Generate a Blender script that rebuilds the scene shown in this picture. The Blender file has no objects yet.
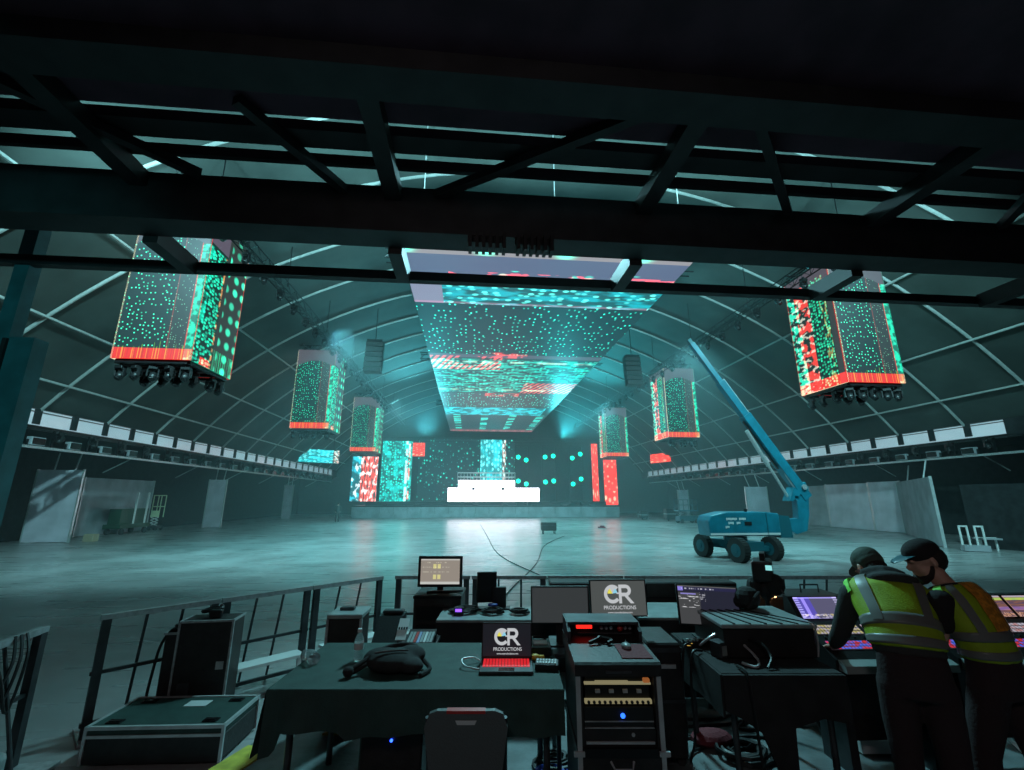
import bpy, bmesh, math, random
from mathutils import Vector, Matrix
random.seed(7)
sc = bpy.context.scene
COL = sc.collection
PI = math.pi
R = math.radians

# ------------------------------------------------------------------ camera, world, lights, exposure
sc.view_settings.view_transform = 'Standard'
sc.view_settings.look = 'None'
sc.view_settings.gamma = 1.0
sc.view_settings.use_curve_mapping = False
sc.view_settings.exposure = 0.0
sc.cycles.use_denoising = True
sc.cycles.max_bounces = 6
sc.cycles.diffuse_bounces = 3
sc.cycles.glossy_bounces = 3
sc.cycles.volume_bounces = 1
sc.cycles.sample_clamp_indirect = 4.0
cam_d = bpy.data.cameras.new('camera')
cam = bpy.data.objects.new('camera', cam_d)
COL.objects.link(cam)
cam.location = (0, 0, 2.15)
cam.rotation_euler = (R(90 + 14.1), 0, R(-5.3))
cam_d.sensor_width = 36.0
cam_d.lens = 15.82
cam_d.clip_start = 0.05
cam_d.clip_end = 400
sc.camera = cam

w = bpy.data.worlds.new('night')
sc.world = w
w.use_nodes = True
w.node_tree.nodes['Background'].inputs[0].default_value = (0.34, 0.24, 0.34, 1)
w.node_tree.nodes['Background'].inputs[1].default_value = 0.035


def area(name, loc, rot, sx, sy, power, col, spread=180):
    l = bpy.data.lights.new(name, 'AREA')
    l.shape = 'RECTANGLE'
    l.size, l.size_y, l.energy, l.color = sx, sy, power, col
    l.spread = R(spread)
    o = bpy.data.objects.new(name, l)
    COL.objects.link(o)
    o.location = loc
    o.rotation_euler = rot
    return o


def spot(name, loc, target, power, col, ang, blend=0.6, rad=0.15):
    l = bpy.data.lights.new(name, 'SPOT')
    l.energy, l.color, l.spot_size, l.spot_blend, l.shadow_soft_size = power, col, R(ang), blend, rad
    o = bpy.data.objects.new(name, l)
    COL.objects.link(o)
    o.location = loc
    o.rotation_euler = (Vector(target) - Vector(loc)).to_track_quat('-Z', 'Y').to_euler()
    return o


TEAL = (0.36, 0.86, 0.92)
# unseen floods and fills added for brightness, plus the lamps over the stage
for x, p in ((-9.0, 7000), (-1.5, 4200), (7.0, 4200), (14.0, 7000)):
    spot('added_hall_flood', (x, 9.2, 11.5), (x * 1.5 - 1, 32, 0.0), p, TEAL, 110, 0.9, 0.3)  # no truss here: floods added out of view to brighten floor and panels
for x, p in ((-9, 3500), (-2, 11000), (6, 11000), (13, 3500)):
    spot('added_roof_uplight', (x, 9.0, 8.6), (x, 14.5, 15.0), p, TEAL, 110, 0.9, 0.3)  # added uplights behind the main beam, to brighten the roof above the gaps
for i, y in enumerate((22, 38)):
    spot('added_ceiling_flood', (-6.6, y, 10.3), (-4.0, y + 2, 0), 5500, (0.25, 0.85, 0.92), 140, 0.9, 0.4)  # added floods without fixtures, brightening floor and haze beside the video ceiling
    spot('added_ceiling_flood', (12.1, y, 10.3), (9.5, y + 2, 0), 5500, (0.25, 0.85, 0.92), 140, 0.9, 0.4)
spot('stage_wash_lamp', (11.5, 55, 9.6), (12.0, 24, 18), 34000, (0.05, 0.70, 0.80), 50, 0.9, 0.6)
spot('stage_wash_lamp', (-5, 55, 9.6), (-5, 24, 18), 24000, (0.1, 0.7, 0.82), 50, 0.9, 0.6)
spot('added_tent_fill', (1.5, 7.8, 6.8), (1.3, 3.6, 0.4), 1600, (0.35, 0.85, 0.95), 110, 0.9, 0.3)  # added lamp before the tent, brightens the riser floor and tabletops
spot('added_back_fill', (-1.0, -2.2, 4.9), (1.0, 3.0, 1.0), 105, (1.0, 0.86, 0.86), 120, 0.9, 0.4)  # added fill behind the camera for vests, chair and dark cases
spot('added_post_fill', (-3.0, -1.5, 4.6), (-4.9, 5.0, 3.2), 320, (0.15, 0.8, 0.85), 50, 0.9, 0.2)  # added spot, only there to brighten the face of the post

# ------------------------------------------------------------------ material helpers


class G:
    """A small node graph writer."""

    def __init__(s, name):
        s.mat = bpy.data.materials.new(name)
        s.mat.use_nodes = True
        s.nt = s.mat.node_tree
        s.b = s.nt.nodes['Principled BSDF']
        s.tc = s.nt.nodes.new('ShaderNodeTexCoord')

    def n(s, t, **kw):
        nd = s.nt.nodes.new(t)
        for k, v in kw.items():
            setattr(nd, k, v)
        return nd

    def link(s, a, b):
        if hasattr(a, 'is_linked') or hasattr(a, 'links'):
            s.nt.links.new(a, b)
        else:
            b.default_value = a

    def m(s, op, a, b=None, c=None):
        nd = s.n('ShaderNodeMath', operation=op)
        for i, x in enumerate((a, b, c)):
            if x is not None:
                s.link(x, nd.inputs[i])
        return nd.outputs[0]

    def mul(s, *a):
        r = a[0]
        for x in a[1:]:
            r = s.m('MULTIPLY', r, x)
        return r

    def add(s, *a):
        r = a[0]
        for x in a[1:]:
            r = s.m('ADD', r, x)
        return r

    def inv(s, a):
        return s.m('SUBTRACT', 1.0, a)

    def mx(s, a, b):
        return s.m('MAXIMUM', a, b)

    def uv(s):
        sp = s.n('ShaderNodeSeparateXYZ')
        s.nt.links.new(s.tc.outputs['UV'], sp.inputs[0])
        return sp.outputs[0], sp.outputs[1]

    def band(s, x, a, b):
        return s.mul(s.m('GREATER_THAN', x, a), s.m('LESS_THAN', x, b))

    def ss(s, x, a, b):
        nd = s.n('ShaderNodeMapRange', interpolation_type='SMOOTHSTEP')
        s.link(x, nd.inputs[0])
        nd.inputs[1].default_value, nd.inputs[2].default_value = a, b
        return nd.outputs[0]

    def vec(s, u, v, su=1.0, sv=1.0, off=0.0):
        cb = s.n('ShaderNodeCombineXYZ')
        s.link(s.m('MULTIPLY_ADD', u, su, off), cb.inputs[0])
        s.link(s.m('MULTIPLY_ADD', v, sv, off * 1.7), cb.inputs[1])
        return cb.outputs[0]

    def voro(s, u, v, su, sv, rnd=0.8, off=0.0):
        nd = s.n('ShaderNodeTexVoronoi', voronoi_dimensions='2D')
        s.nt.links.new(s.vec(u, v, su, sv, off), nd.inputs['Vector'])
        nd.inputs['Scale'].default_value = 1.0
        nd.inputs['Randomness'].default_value = rnd
        sp = s.n('ShaderNodeSeparateColor')
        s.nt.links.new(nd.outputs['Color'], sp.inputs[0])
        return nd.outputs['Distance'], sp.outputs[0], sp.outputs[1]

    def dots(s, u, v, su, sv, r, dens=1.0, rnd=0.8, off=0.0):
        d, a, b = s.voro(u, v, su, sv, rnd, off)
        core = s.inv(s.ss(d, r * 0.45, r))
        return s.mul(core, s.m('LESS_THAN', a, dens), s.m('MULTIPLY_ADD', b, 0.7, 0.3))

    def noise(s, u, v, su, sv, off=0.0, detail=2.0):
        nd = s.n('ShaderNodeTexNoise', noise_dimensions='2D')
        s.nt.links.new(s.vec(u, v, su, sv, off), nd.inputs['Vector'])
        nd.inputs['Scale'].default_value = 1.0
        nd.inputs['Detail'].default_value = detail
        return nd.outputs[0]

    def mix(s, f, a, b, blend='MIX'):
        nd = s.n('ShaderNodeMix', data_type='RGBA', blend_type=blend)
        s.link(f, nd.inputs[0])
        for x, i in ((a, 6), (b, 7)):
            if isinstance(x, tuple):
                nd.inputs[i].default_value = (*x, 1)
            else:
                s.nt.links.new(x, nd.inputs[i])
        return nd.outputs[2]

    def glow(s, base, layers):
        """base colour, then (mask, colour) layers added."""
        c = base
        first = True
        for mk, col in layers:
            c = s.mix(mk, c, s.mix(1.0, c, col, 'ADD'))
        return c

    def emit(s, col, strength=1.0):
        s.b.inputs['Base Color'].default_value = (0.02, 0.02, 0.022, 1)
        s.b.inputs['Roughness'].default_value = 0.5
        s.link(col if not isinstance(col, tuple) else (*col, 1), s.b.inputs['Emission Color'])
        s.b.inputs['Emission Strength'].default_value = strength
        return s.mat


def pbr(name, col, rough=0.5, metal=0.0, bump=0.0, bscale=40.0, var=0.0, vscale=8.0, spec=0.5):
    g = G(name)
    b = g.b
    b.inputs['Base Color'].default_value = (*col, 1)
    b.inputs['Roughness'].default_value = rough
    b.inputs['Metallic'].default_value = metal
    b.inputs['Specular IOR Level'].default_value = spec
    if var > 0:
        nz = g.n('ShaderNodeTexNoise')
        g.nt.links.new(g.tc.outputs['Object'], nz.inputs['Vector'])
        nz.inputs['Scale'].default_value = vscale
        nz.inputs['Detail'].default_value = 5
        lo = tuple(c * (1 - var) for c in col)
        hi = tuple(min(1, c * (1 + var)) for c in col)
        g.nt.links.new(g.mix(g.ss(nz.outputs[0], 0.3, 0.7), lo, hi), b.inputs['Base Color'])
    if bump > 0:
        nz = g.n('ShaderNodeTexNoise')
        g.nt.links.new(g.tc.outputs['Object'], nz.inputs['Vector'])
        nz.inputs['Scale'].default_value = bscale
        nz.inputs['Detail'].default_value = 4
        bp = g.n('ShaderNodeBump')
        bp.inputs['Strength'].default_value = bump
        bp.inputs['Distance'].default_value = 0.02
        g.nt.links.new(nz.outputs[0], bp.inputs['Height'])
        g.nt.links.new(bp.outputs[0], b.inputs['Normal'])
    return g.mat


def glowmat(name, col, st):
    g = G(name)
    return g.emit(col, st)


M = {}
M['black'] = pbr('black_plastic', (0.012, 0.012, 0.013), 0.45, bump=0.1, bscale=60)
M['gloss'] = pbr('black_gloss', (0.01, 0.01, 0.011), 0.18)
M['blackmetal'] = pbr('black_metal', (0.02, 0.021, 0.023), 0.4, 0.6)
M['steel'] = pbr('galvanised_steel', (0.42, 0.44, 0.45), 0.35, 0.35, var=0.2, vscale=20)
M['alu'] = pbr('aluminium', (0.55, 0.57, 0.58), 0.35, 0.4, var=0.1)
M['darksteel'] = pbr('dark_steel', (0.06, 0.065, 0.07), 0.45, 0.5, var=0.3)
M['ply'] = pbr('black_laminated_ply', (0.018, 0.016, 0.016), 0.5, var=0.3, vscale=12, bump=0.15)
M['cloth'] = pbr('black_cloth', (0.02, 0.021, 0.022), 0.85, bump=0.4, bscale=250, var=0.3)
M['tabletop_cloth'] = pbr('dark_green_cloth', (0.02, 0.055, 0.048), 0.7, bump=0.3, bscale=200, var=0.2)
M['drape'] = pbr('black_drape', (0.016, 0.018, 0.02), 0.9, bump=0.3, bscale=6, var=0.4, vscale=3)
M['membrane'] = pbr('tent_membrane', (0.055, 0.066, 0.062), 0.8, var=0.25, vscale=0.4)
M['membrane'].node_tree.nodes['Principled BSDF'].inputs['Specular IOR Level'].default_value = 0.2
M['rib'] = pbr('tent_rib_aluminium', (0.34, 0.36, 0.35), 0.6, 0.0, var=0.1)
M['panel'] = pbr('white_wall_panel', (0.72, 0.68, 0.76), 0.5, var=0.12, vscale=1.2)
M['greywall'] = pbr('grey_wall_panel', (0.36, 0.37, 0.40), 0.6, var=0.2, vscale=1.0)
M['lift'] = pbr('teal_paint', (0.008, 0.16, 0.23), 0.35, var=0.15, vscale=3)
M['liftdark'] = pbr('dark_teal_paint', (0.01, 0.10, 0.13), 0.4)
M['rubber'] = pbr('tyre_rubber', (0.025, 0.027, 0.027), 0.8, bump=0.3, bscale=30)
M['white'] = pbr('white_paint', (0.75, 0.76, 0.75), 0.5)
M['yellowtape'] = pbr('yellow_tape', (0.55, 0.50, 0.06), 0.6, var=0.3)
M['green'] = pbr('green_paint', (0.012, 0.06, 0.03), 0.5)
M['limepaint'] = pbr('lime_white_paint', (0.62, 0.70, 0.45), 0.5)
M['beam'] = pbr('painted_frame_steel', (0.028, 0.028, 0.030), 0.55, 0.2, var=0.25, vscale=4)
M['post'] = pbr('teal_lit_post', (0.04, 0.16, 0.18), 0.5, 0.1, var=0.25, vscale=3)  # teal light on the steel is put into the base colour
M['tarp'] = pbr('dark_roof_deck', (0.075, 0.035, 0.055), 0.8, var=0.3, vscale=2)
M['cardboard'] = pbr('cardboard', (0.4, 0.33, 0.22), 0.8)
M['red'] = pbr('red_plastic', (0.5, 0.03, 0.025), 0.4)
M['maroon'] = pbr('maroon_fabric', (0.16, 0.015, 0.025), 0.8, bump=0.3)
M['chairgrey'] = pbr('grey_chair_plastic', (0.10, 0.115, 0.115), 0.45, bump=0.2, bscale=120)
M['skin'] = pbr('skin', (0.55, 0.33, 0.25), 0.5, var=0.08, vscale=20)
M['hair'] = pbr('dark_hair', (0.02, 0.014, 0.012), 0.7, bump=0.5, bscale=150)
M['hivis'] = pbr('yellow_vest_fabric', (0.31, 0.46, 0.012), 0.65, bump=0.2, bscale=120, var=0.12, vscale=10)
M['hivisgreen'] = pbr('bright_green_shoulder_fabric', (0.30, 0.95, 0.12), 0.6)
M['reflect'] = pbr('grey_reflective_tape', (0.16, 0.17, 0.16), 0.4)
M['orange'] = pbr('orange_vest_fabric', (0.75, 0.30, 0.03), 0.6, var=0.3, vscale=40)
M['hoodie'] = pbr('charcoal_fleece', (0.035, 0.037, 0.038), 0.9, bump=0.3, bscale=120)
M['tee'] = pbr('black_tee', (0.014, 0.012, 0.013), 0.9, bump=0.2, bscale=100)
M['trouser'] = pbr('black_trousers', (0.03, 0.016, 0.018), 0.9, bump=0.3, bscale=60)
M['capgreen'] = pbr('grey_green_cap', (0.05, 0.075, 0.06), 0.8, bump=0.2)
M['boot'] = pbr('dark_boot', (0.02, 0.018, 0.016), 0.6)
M['cable'] = pbr('black_cable', (0.010, 0.010, 0.011), 0.5)
M['bluecable'] = pbr('blue_cable', (0.02, 0.05, 0.35), 0.5)
M['whiteplastic'] = pbr('pale_plastic', (0.62, 0.65, 0.65), 0.45)
M['teallid'] = pbr('grey_lid', (0.27, 0.32, 0.32), 0.35, var=0.15)
M['floor_foh'] = pbr('riser_deck', (0.14, 0.165, 0.17), 0.5, bump=0.2, bscale=30, var=0.25, vscale=5)
M['yellowpl'] = pbr('yellow_plastic', (0.7, 0.42, 0.04), 0.45)
M['water'] = None
g = G('clear_plastic')
g.b.inputs['Base Color'].default_value = (0.85, 0.93, 0.95, 1)
g.b.inputs['Roughness'].default_value = 0.08
g.b.inputs['Transmission Weight'].default_value = 0.85
g.b.inputs['IOR'].default_value = 1.3
M['water'] = g.mat

# floor: worn concrete, slightly glossy
g = G('hall_floor_concrete')
nz = g.n('ShaderNodeTexNoise')
g.nt.links.new(g.tc.outputs['Object'], nz.inputs['Vector'])
nz.inputs['Scale'].default_value = 0.5
nz.inputs['Detail'].default_value = 8
nz2 = g.n('ShaderNodeTexNoise')
mp = g.n('ShaderNodeMapping')
mp.inputs['Scale'].default_value = (0.6, 3.5, 1)
g.nt.links.new(g.tc.outputs['Object'], mp.inputs[0])
g.nt.links.new(mp.outputs[0], nz2.inputs['Vector'])
nz2.inputs['Scale'].default_value = 0.9
nz2.inputs['Detail'].default_value = 5
g.nt.links.new(g.mix(g.ss(nz.outputs[0], 0.3, 0.7), (0.25, 0.25, 0.25), (0.40, 0.40, 0.40)), g.b.inputs['Base Color'])
g.nt.links.new(g.m('MULTIPLY_ADD', nz2.outputs[0], 0.18, 0.20), g.b.inputs['Roughness'])
g.b.inputs['Specular IOR Level'].default_value = 0.5
bp = g.n('ShaderNodeBump')
bp.inputs['Strength'].default_value = 0.25
bp.inputs['Distance'].default_value = 0.03
g.nt.links.new(nz2.outputs[0], bp.inputs['Height'])
g.nt.links.new(bp.outputs[0], g.b.inputs['Normal'])
M['floor'] = g.mat

# ---- LED content
TL = (0.02, 0.75, 0.50)
CY = (0.03, 0.80, 0.85)
RD = (0.95, 0.03, 0.02)


def led_pod_front():
    g = G('led_front_content')
    u, v = g.uv()
    arch = g.m('ADD', v, g.mul(g.m('POWER', g.m('ABSOLUTE', g.m('SUBTRACT', u, 0.5)), 2.0), 0.35))
    body = g.mul(g.m('LESS_THAN', arch, 0.86), g.m('GREATER_THAN', v, 0.075))
    top = g.mul(g.m('GREATER_THAN', arch, 0.86), 1.0)
    dense = g.m('LESS_THAN', u, 0.66)
    d1 = g.mul(g.dots(u, v, 19, 40, 0.25, 0.55), dense, body)
    d2 = g.mul(g.dots(u, v, 30, 60, 0.24, 0.30, off=3.3), g.band(u, 0.66, 0.9), body)
    strip = g.mul(g.m('GREATER_THAN', u, 0.9), g.m('LESS_THAN', v, 0.80))
    sd = g.mul(strip, g.m('MULTIPLY_ADD', g.ss(g.noise(u, v, 10, 22), 0.4, 0.6), 0.8, 0.2))
    line = g.mul(g.band(u, 0.66, 0.672), body)
    line2 = g.mul(g.band(u, 0.885, 0.9), body)
    red = g.mul(g.m('LESS_THAN', v, 0.07), g.m('MULTIPLY_ADD', g.noise(u, v, 30, 3), 0.9, 0.5))
    ticks = g.mul(g.m('LESS_THAN', v, g.m('MULTIPLY', g.noise(u, v, 18, 0.1), 0.17)), g.m('GREATER_THAN', g.noise(u, v, 60, 0, 5.0), 0.62))
    base = g.mix(top, (0.001, 0.012, 0.010), (0.085, 0.075, 0.095))
    base = g.mix(g.mul(g.band(u, 0.66, 0.9), body), base, (0.018, 0.022, 0.019))
    c = g.glow(base, [(d1, (0.1, 1.9, 1.05)), (d2, (0.3, 0.9, 0.55)), (sd, (0.01, 0.85, 0.5)), (g.mul(line, 0.25), RD), (g.mul(line2, 0.6), RD),
                      (red, (0.85, 0.006, 0.004)), (ticks, (0.12, 0.32, 0.02))])
    return g.emit(c, 1.1)


def led_pod_side(kind):
    g = G('led_side_content')
    u, v = g.uv()
    if kind == 'left':      # u runs away from the viewer
        strip = g.mul(g.m('LESS_THAN', u, 0.42), g.m('LESS_THAN', v, 0.8))
        d = g.mul(g.dots(u, v, 14, 46, 0.55, 0.8), strip)
        tint = g.mul(g.ss(g.noise(u, v, 6, 20), 0.4, 0.65), g.m('LESS_THAN', u, 0.12), g.m('LESS_THAN', v, 0.8))
        edge = g.mul(g.band(u, 0.40, 0.44), g.ss(g.noise(u, v, 3, 25), 0.4, 0.6), g.m('LESS_THAN', v, 0.8))
        blob = g.mul(g.dots(u, v, 4.2, 10.0, 0.36, 1.0, 0.2), g.m('GREATER_THAN', u, 0.52))
        streak = g.mul(g.m('LESS_THAN', v, 0.14), g.m('GREATER_THAN', g.noise(u, v, 45, 1.0), 0.55), g.m('GREATER_THAN', u, 0.42))
        redb = g.mul(g.m('LESS_THAN', v, 0.05), g.band(u, 0.18, 0.4))
        base = g.mix(g.m('GREATER_THAN', v, 0.82), (0.006, 0.03, 0.022), (0.10, 0.085, 0.12))
        base = g.mix(g.m('GREATER_THAN', u, 0.45), base, (0.03, 0.038, 0.034))
        c = g.glow(base, [(d, (0.02, 1.1, 0.65)), (tint, (0.0, 0.5, 0.32)), (g.mul(edge, 0.8), (0.9, 0.35, 0.1)),
                          (blob, (0.04, 1.3, 0.75)), (streak, (0.0, 0.5, 0.2)), (redb, (0.85, 0.006, 0.004))])
    else:                   # u runs towards the viewer at the right-hand pods
        n1 = g.noise(u, v, 5, 14)
        redm = g.mul(g.band(u, 0.18, 0.48), g.ss(n1, 0.42, 0.52))
        wht = g.mul(g.band(u, 0.08, 0.5), g.ss(g.noise(u, v, 9, 30, 4.0), 0.55, 0.66))
        tm = g.mul(g.m('LESS_THAN', u, 0.24), g.ss(g.noise(u, v, 6, 22, 9.0), 0.42, 0.56))
        d = g.mul(g.dots(u, v, 18, 44, 0.5, 0.75), g.band(u, 0.5, 0.86))
        yl = g.mul(g.band(u, 0.72, 0.86), g.ss(g.noise(u, v, 22, 12, 2.0), 0.5, 0.62))
        redb = g.mul(g.m('LESS_THAN', v, 0.08), 1.0)
        live = g.m('LESS_THAN', v, 0.9)
        base = g.mix(g.m('GREATER_THAN', u, 0.87), (0.004, 0.02, 0.015), (0.035, 0.04, 0.04))
        base = g.mix(g.m('GREATER_THAN', v, 0.86), base, (0.085, 0.075, 0.095))
        c = g.glow(base, [(g.mul(redm, live, 0.9), (0.95, 0.03, 0.02)), (g.mul(wht, live, 0.8), (0.7, 0.7, 0.55)), (g.mul(tm, live), (0.02, 0.8, 0.5)),
                          (g.mul(d, live), (0.02, 0.9, 0.45)), (g.mul(yl, live, 0.6), (0.5, 0.4, 0.1)), (redb, (0.85, 0.006, 0.004))])
    return g.emit(c, 1.1)


def led_ceiling_mat():
    """v runs from the near edge to the stage: Y = 12 + 47 v."""
    g = G('led_ceiling_content')
    u, v = g.uv()
    yy = g.m('MULTIPLY_ADD', v, 47.0, 12.0)
    B = lambda a, b: g.band(yy, a, b)
    near = B(11, 14.7)
    lil = B(14.7, 17.1)
    redn = g.mul(B(15.9, 16.9), g.ss(g.noise(u, v, 14, 160), 0.50, 0.56), g.m('GREATER_THAN', u, 0.15))
    tln = g.mul(B(15.7, 16.9), g.dots(u, v, 18, 90, 0.4, 0.35, off=8.0), g.m('GREATER_THAN', u, 0.12))
    sqn = g.mul(B(14.1, 14.5), g.m('GREATER_THAN', g.noise(u, v, 14, 0.0), 0.56))
    cyn = g.mul(B(17.1, 18.9), g.m('GREATER_THAN', u, 0.12))
    cyf = g.mul(cyn, g.m('MULTIPLY_ADD', g.ss(g.noise(u, v, 7, 90, 3.0), 0.42, 0.62), 0.85, 0.12))
    cyd = g.mul(g.dots(u, v, 22, 130, 0.36, 0.7), cyn)
    gu = g.m('SUBTRACT', g.m('FRACT', g.m('MULTIPLY_ADD', u, 3.7, 0.46)), 0.5)
    gv = g.mul(g.m('SUBTRACT', yy, 14.25), 0.30)
    gd = g.m('SQRT', g.add(g.mul(gu, gu), g.mul(gv, gv)))
    nearglow = g.mul(g.m('POWER', g.inv(g.ss(gd, 0.0, 0.30)), 3.0), near)
    dark1 = B(18.9, 26.2)
    dk1d = g.mul(g.dots(u, v, 44, 105, 0.25, 0.5), dark1)
    lines = g.mul(B(18.7, 18.9), 1.0)
    redz = B(26.6, 29.6)
    strp = g.m('GREATER_THAN', g.m('FRACT', g.add(g.mul(u, 26.0), g.mul(v, 40.0))), 0.42)
    reda = g.mul(redz, strp, g.m('LESS_THAN', u, 0.42), g.ss(g.noise(u, v, 7, 20), 0.38, 0.45))
    redz2 = B(33.0, 36.5)
    redb = g.mul(redz2, strp, g.m('GREATER_THAN', u, 0.62))
    redc = g.mul(B(25.8, 26.9), g.band(u, 0.34, 0.56), g.ss(g.noise(u, v, 12, 60), 0.4, 0.5))
    redd = g.mul(B(36.6, 37.8), g.band(u, 0.35, 0.62), g.ss(g.noise(u, v, 12, 60, 2.), 0.45, 0.55))
    cymid = g.mul(B(27.2, 36.4), g.ss(g.noise(u, v, 10, 110, 7.0), 0.47, 0.60), g.inv(g.mul(redz2, g.m('GREATER_THAN', u, 0.62))))
    cymd = g.mul(B(27.2, 36.4), g.dots(u, v, 40, 90, 0.5, 0.5, off=2.0))
    whl = g.mul(g.mx(B(27.6, 28.0), B(35.2, 35.7)), g.ss(g.noise(u, v, 10, 1), 0.42, 0.55))
    dk2d = g.mul(B(36.8, 42.5), g.dots(u, v, 46, 66, 0.30, 0.6, off=6.0))
    cy2 = g.mul(B(42.8, 46.8), g.m('MULTIPLY_ADD', g.ss(g.noise(u, v, 12, 60, 1.0), 0.4, 0.6), 0.9, 0.25), g.m('LESS_THAN', u, 0.93))
    far = B(46.8, 57.0)
    farb = g.mul(far, g.m('LESS_THAN', g.m('ABSOLUTE', g.m('SUBTRACT', g.m('FRACT', g.m('MULTIPLY_ADD', u, 3.6, 0.12)), 0.5)), 0.13), g.ss(g.noise(u, v, 3, 50), 0.45, 0.55))
    end = g.mul(B(57.4, 59.2), g.m('MULTIPLY_ADD', g.noise(u, v, 20, 1), 1.0, 0.0))
    base = g.mix(near, (0.004, 0.05, 0.055), (0.28, 0.25, 0.27))
    base = g.mix(lil, base, (0.09, 0.11, 0.20))
    base = g.mix(dark1, base, (0.002, 0.035, 0.045))
    base = g.mix(g.mul(B(17.1, 18.9), g.m('LESS_THAN', u, 0.12)), base, (0.22, 0.22, 0.33))
    base = g.mix(B(26.2, 26.9), base, (0.08, 0.10, 0.14))
    base = g.mix(B(36.8, 42.5), base, (0.04, 0.06, 0.07))
    base = g.mix(B(46.8, 57.4), base, (0.035, 0.07, 0.085))
    c = g.glow(base, [(nearglow, (0.0, 2.4, 1.5)), (g.mul(sqn, 1.0), (-0.1, -0.08, -0.08)), (redn, (1.1, 0.04, 0.03)), (tln, (0.0, 0.9, 0.6)), (cyf, (0.0, 0.42, 0.5)), (cyd, (0.2, 1.3, 1.1)),
                      (dk1d, (0.05, 1.5, 1.05)), (g.mul(lines, 0.35), (0.6, 0.1, 0.2)), (reda, (0.85, 0.05, 0.05)), (redb, (0.75, 0.06, 0.06)), (g.mul(redc, 0.8), RD), (g.mul(redd, 0.7), RD),
                      (g.mul(cymid, 0.8), (0.0, 0.65, 0.5)), (g.mul(cymd, 0.8), (0.05, 0.8, 0.6)), (whl, (0.4, 0.55, 0.4)),
                      (dk2d, (0.05, 1.2, 0.9)), (cy2, (0.02, 0.7, 0.8)), (farb, (0.03, 0.8, 0.65)), (end, (0.6, 0.1, 0.12))])
    return g.emit(c, 1.15)


def led_column_mat(kind):
    g = G('led_column_content')
    u, v = g.uv()
    base = (0.002, 0.03, 0.03)
    if kind == 'mixed':
        redz = g.mul(g.m('GREATER_THAN', u, 0.36), g.ss(g.noise(u, v, 22, 4), 0.40, 0.52))
        blue = g.mul(g.m('LESS_THAN', u, 0.34), g.m('MULTIPLY_ADD', g.ss(g.noise(u, v, 3, 6), 0.4, 0.6), 0.9, 0.15))
        wht = g.mul(g.ss(g.noise(u, v, 7, 7, 3.0), 0.56, 0.64), 0.9)
        lob = g.mul(g.dots(u, v, 7, 5, 0.35, 0.8, 0.1), g.m('GREATER_THAN', u, 0.4))
        c = g.glow(base, [(redz, (0.9, 0.05, 0.03)), (blue, (0.02, 0.55, 0.7)), (wht, (0.75, 0.8, 0.8)), (lob, (0.7, 0.75, 0.7))])
    elif kind == 'teal':
        f = g.mul(g.m('MULTIPLY_ADD', g.ss(g.noise(u, v, 5, 7), 0.4, 0.62), 0.75, 0.15), 1.0)
        d = g.dots(u, v, 12, 24, 0.45, 0.6)
        wl = g.mul(g.band(u, 0.78, 0.86), g.ss(g.noise(u, v, 3, 9), 0.42, 0.5))
        rl = g.mul(g.band(u, 0.88, 0.94), g.ss(g.noise(u, v, 3, 9, 5.0), 0.42, 0.5))
        c = g.glow(base, [(f, (0.0, 0.5, 0.46)), (d, (0.05, 0.9, 0.7)), (wl, (0.6, 0.9, 0.85)), (rl, (0.8, 0.12, 0.08))])
    elif kind == 'centre':
        f = g.m('MULTIPLY_ADD', g.ss(g.noise(u, v, 4, 5), 0.35, 0.65), 0.55, 0.35)
        d = g.dots(u, v, 9, 13, 0.42, 0.7)
        rl = g.mul(g.m('GREATER_THAN', u, 0.86), g.ss(g.noise(u, v, 20, 8, 5.0), 0.45, 0.55))
        f = g.mul(f, g.m('LESS_THAN', u, 0.84))
        c = g.glow(base, [(f, (0.0, 0.6, 0.68)), (d, (0.3, 0.95, 0.9)), (rl, (0.6, 0.4, 0.35))])
    elif kind == 'red':
        f = g.m('MULTIPLY_ADD', g.noise(u, v, 16, 2), 0.5, 0.75)
        d = g.mul(g.dots(u, v, 3.5, 9, 0.3, 0.5), 1.0)
        tl = g.mul(g.dots(u, v, 3.0, 6, 0.4, 0.4, off=4.0), g.m('LESS_THAN', v, 0.3))
        c = g.glow((0.02, 0.0, 0.0), [(f, (0.85, 0.02, 0.012)), (d, (0.6, 0.5, 0.3)), (tl, (0.0, 0.6, 0.4))])
    else:                   # back wall of scattered points
        d = g.dots(u, v, 34, 18, 0.36, 0.22)
        d2 = g.dots(u, v, 70, 36, 0.35, 0.10, off=5.0)
        c = g.glow((0.001, 0.010, 0.014), [(d, (0.02, 0.8, 0.6)), (d2, (0.02, 0.5, 0.4))])
    return g.emit(c, 1.6)


M['pod_front'] = led_pod_front()
M['pod_side_l'] = led_pod_side('left')
M['pod_side_r'] = led_pod_side('right')
M['led_ceiling'] = led_ceiling_mat()
M['col_mixed'] = led_column_mat('mixed')
M['col_teal'] = led_column_mat('teal')
M['col_centre'] = led_column_mat('centre')
M['col_red'] = led_column_mat('red')
M['col_back'] = led_column_mat('back')
M['booth_white'] = glowmat('white_led_booth', (0.95, 0.88, 1.0), 6.0)
M['teal_lens'] = glowmat('teal_lamp_lens', (0.0, 0.85, 0.48), 3.0)
M['window_glow'] = None


def window_mat():
    g = G('translucent_window')
    u, v = g.uv()
    c = g.mix(g.noise(u, v, 2, 2), (0.25, 0.42, 0.50), (0.40, 0.54, 0.62))
    m = g.emit(c, 0.62)
    g.b.inputs['Base Color'].default_value = (0.5, 0.5, 0.52, 1)
    g.b.inputs['Roughness'].default_value = 0.15
    return m


M['window_glow'] = window_mat()

# ------------------------------------------------------------------ mesh helpers


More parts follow.
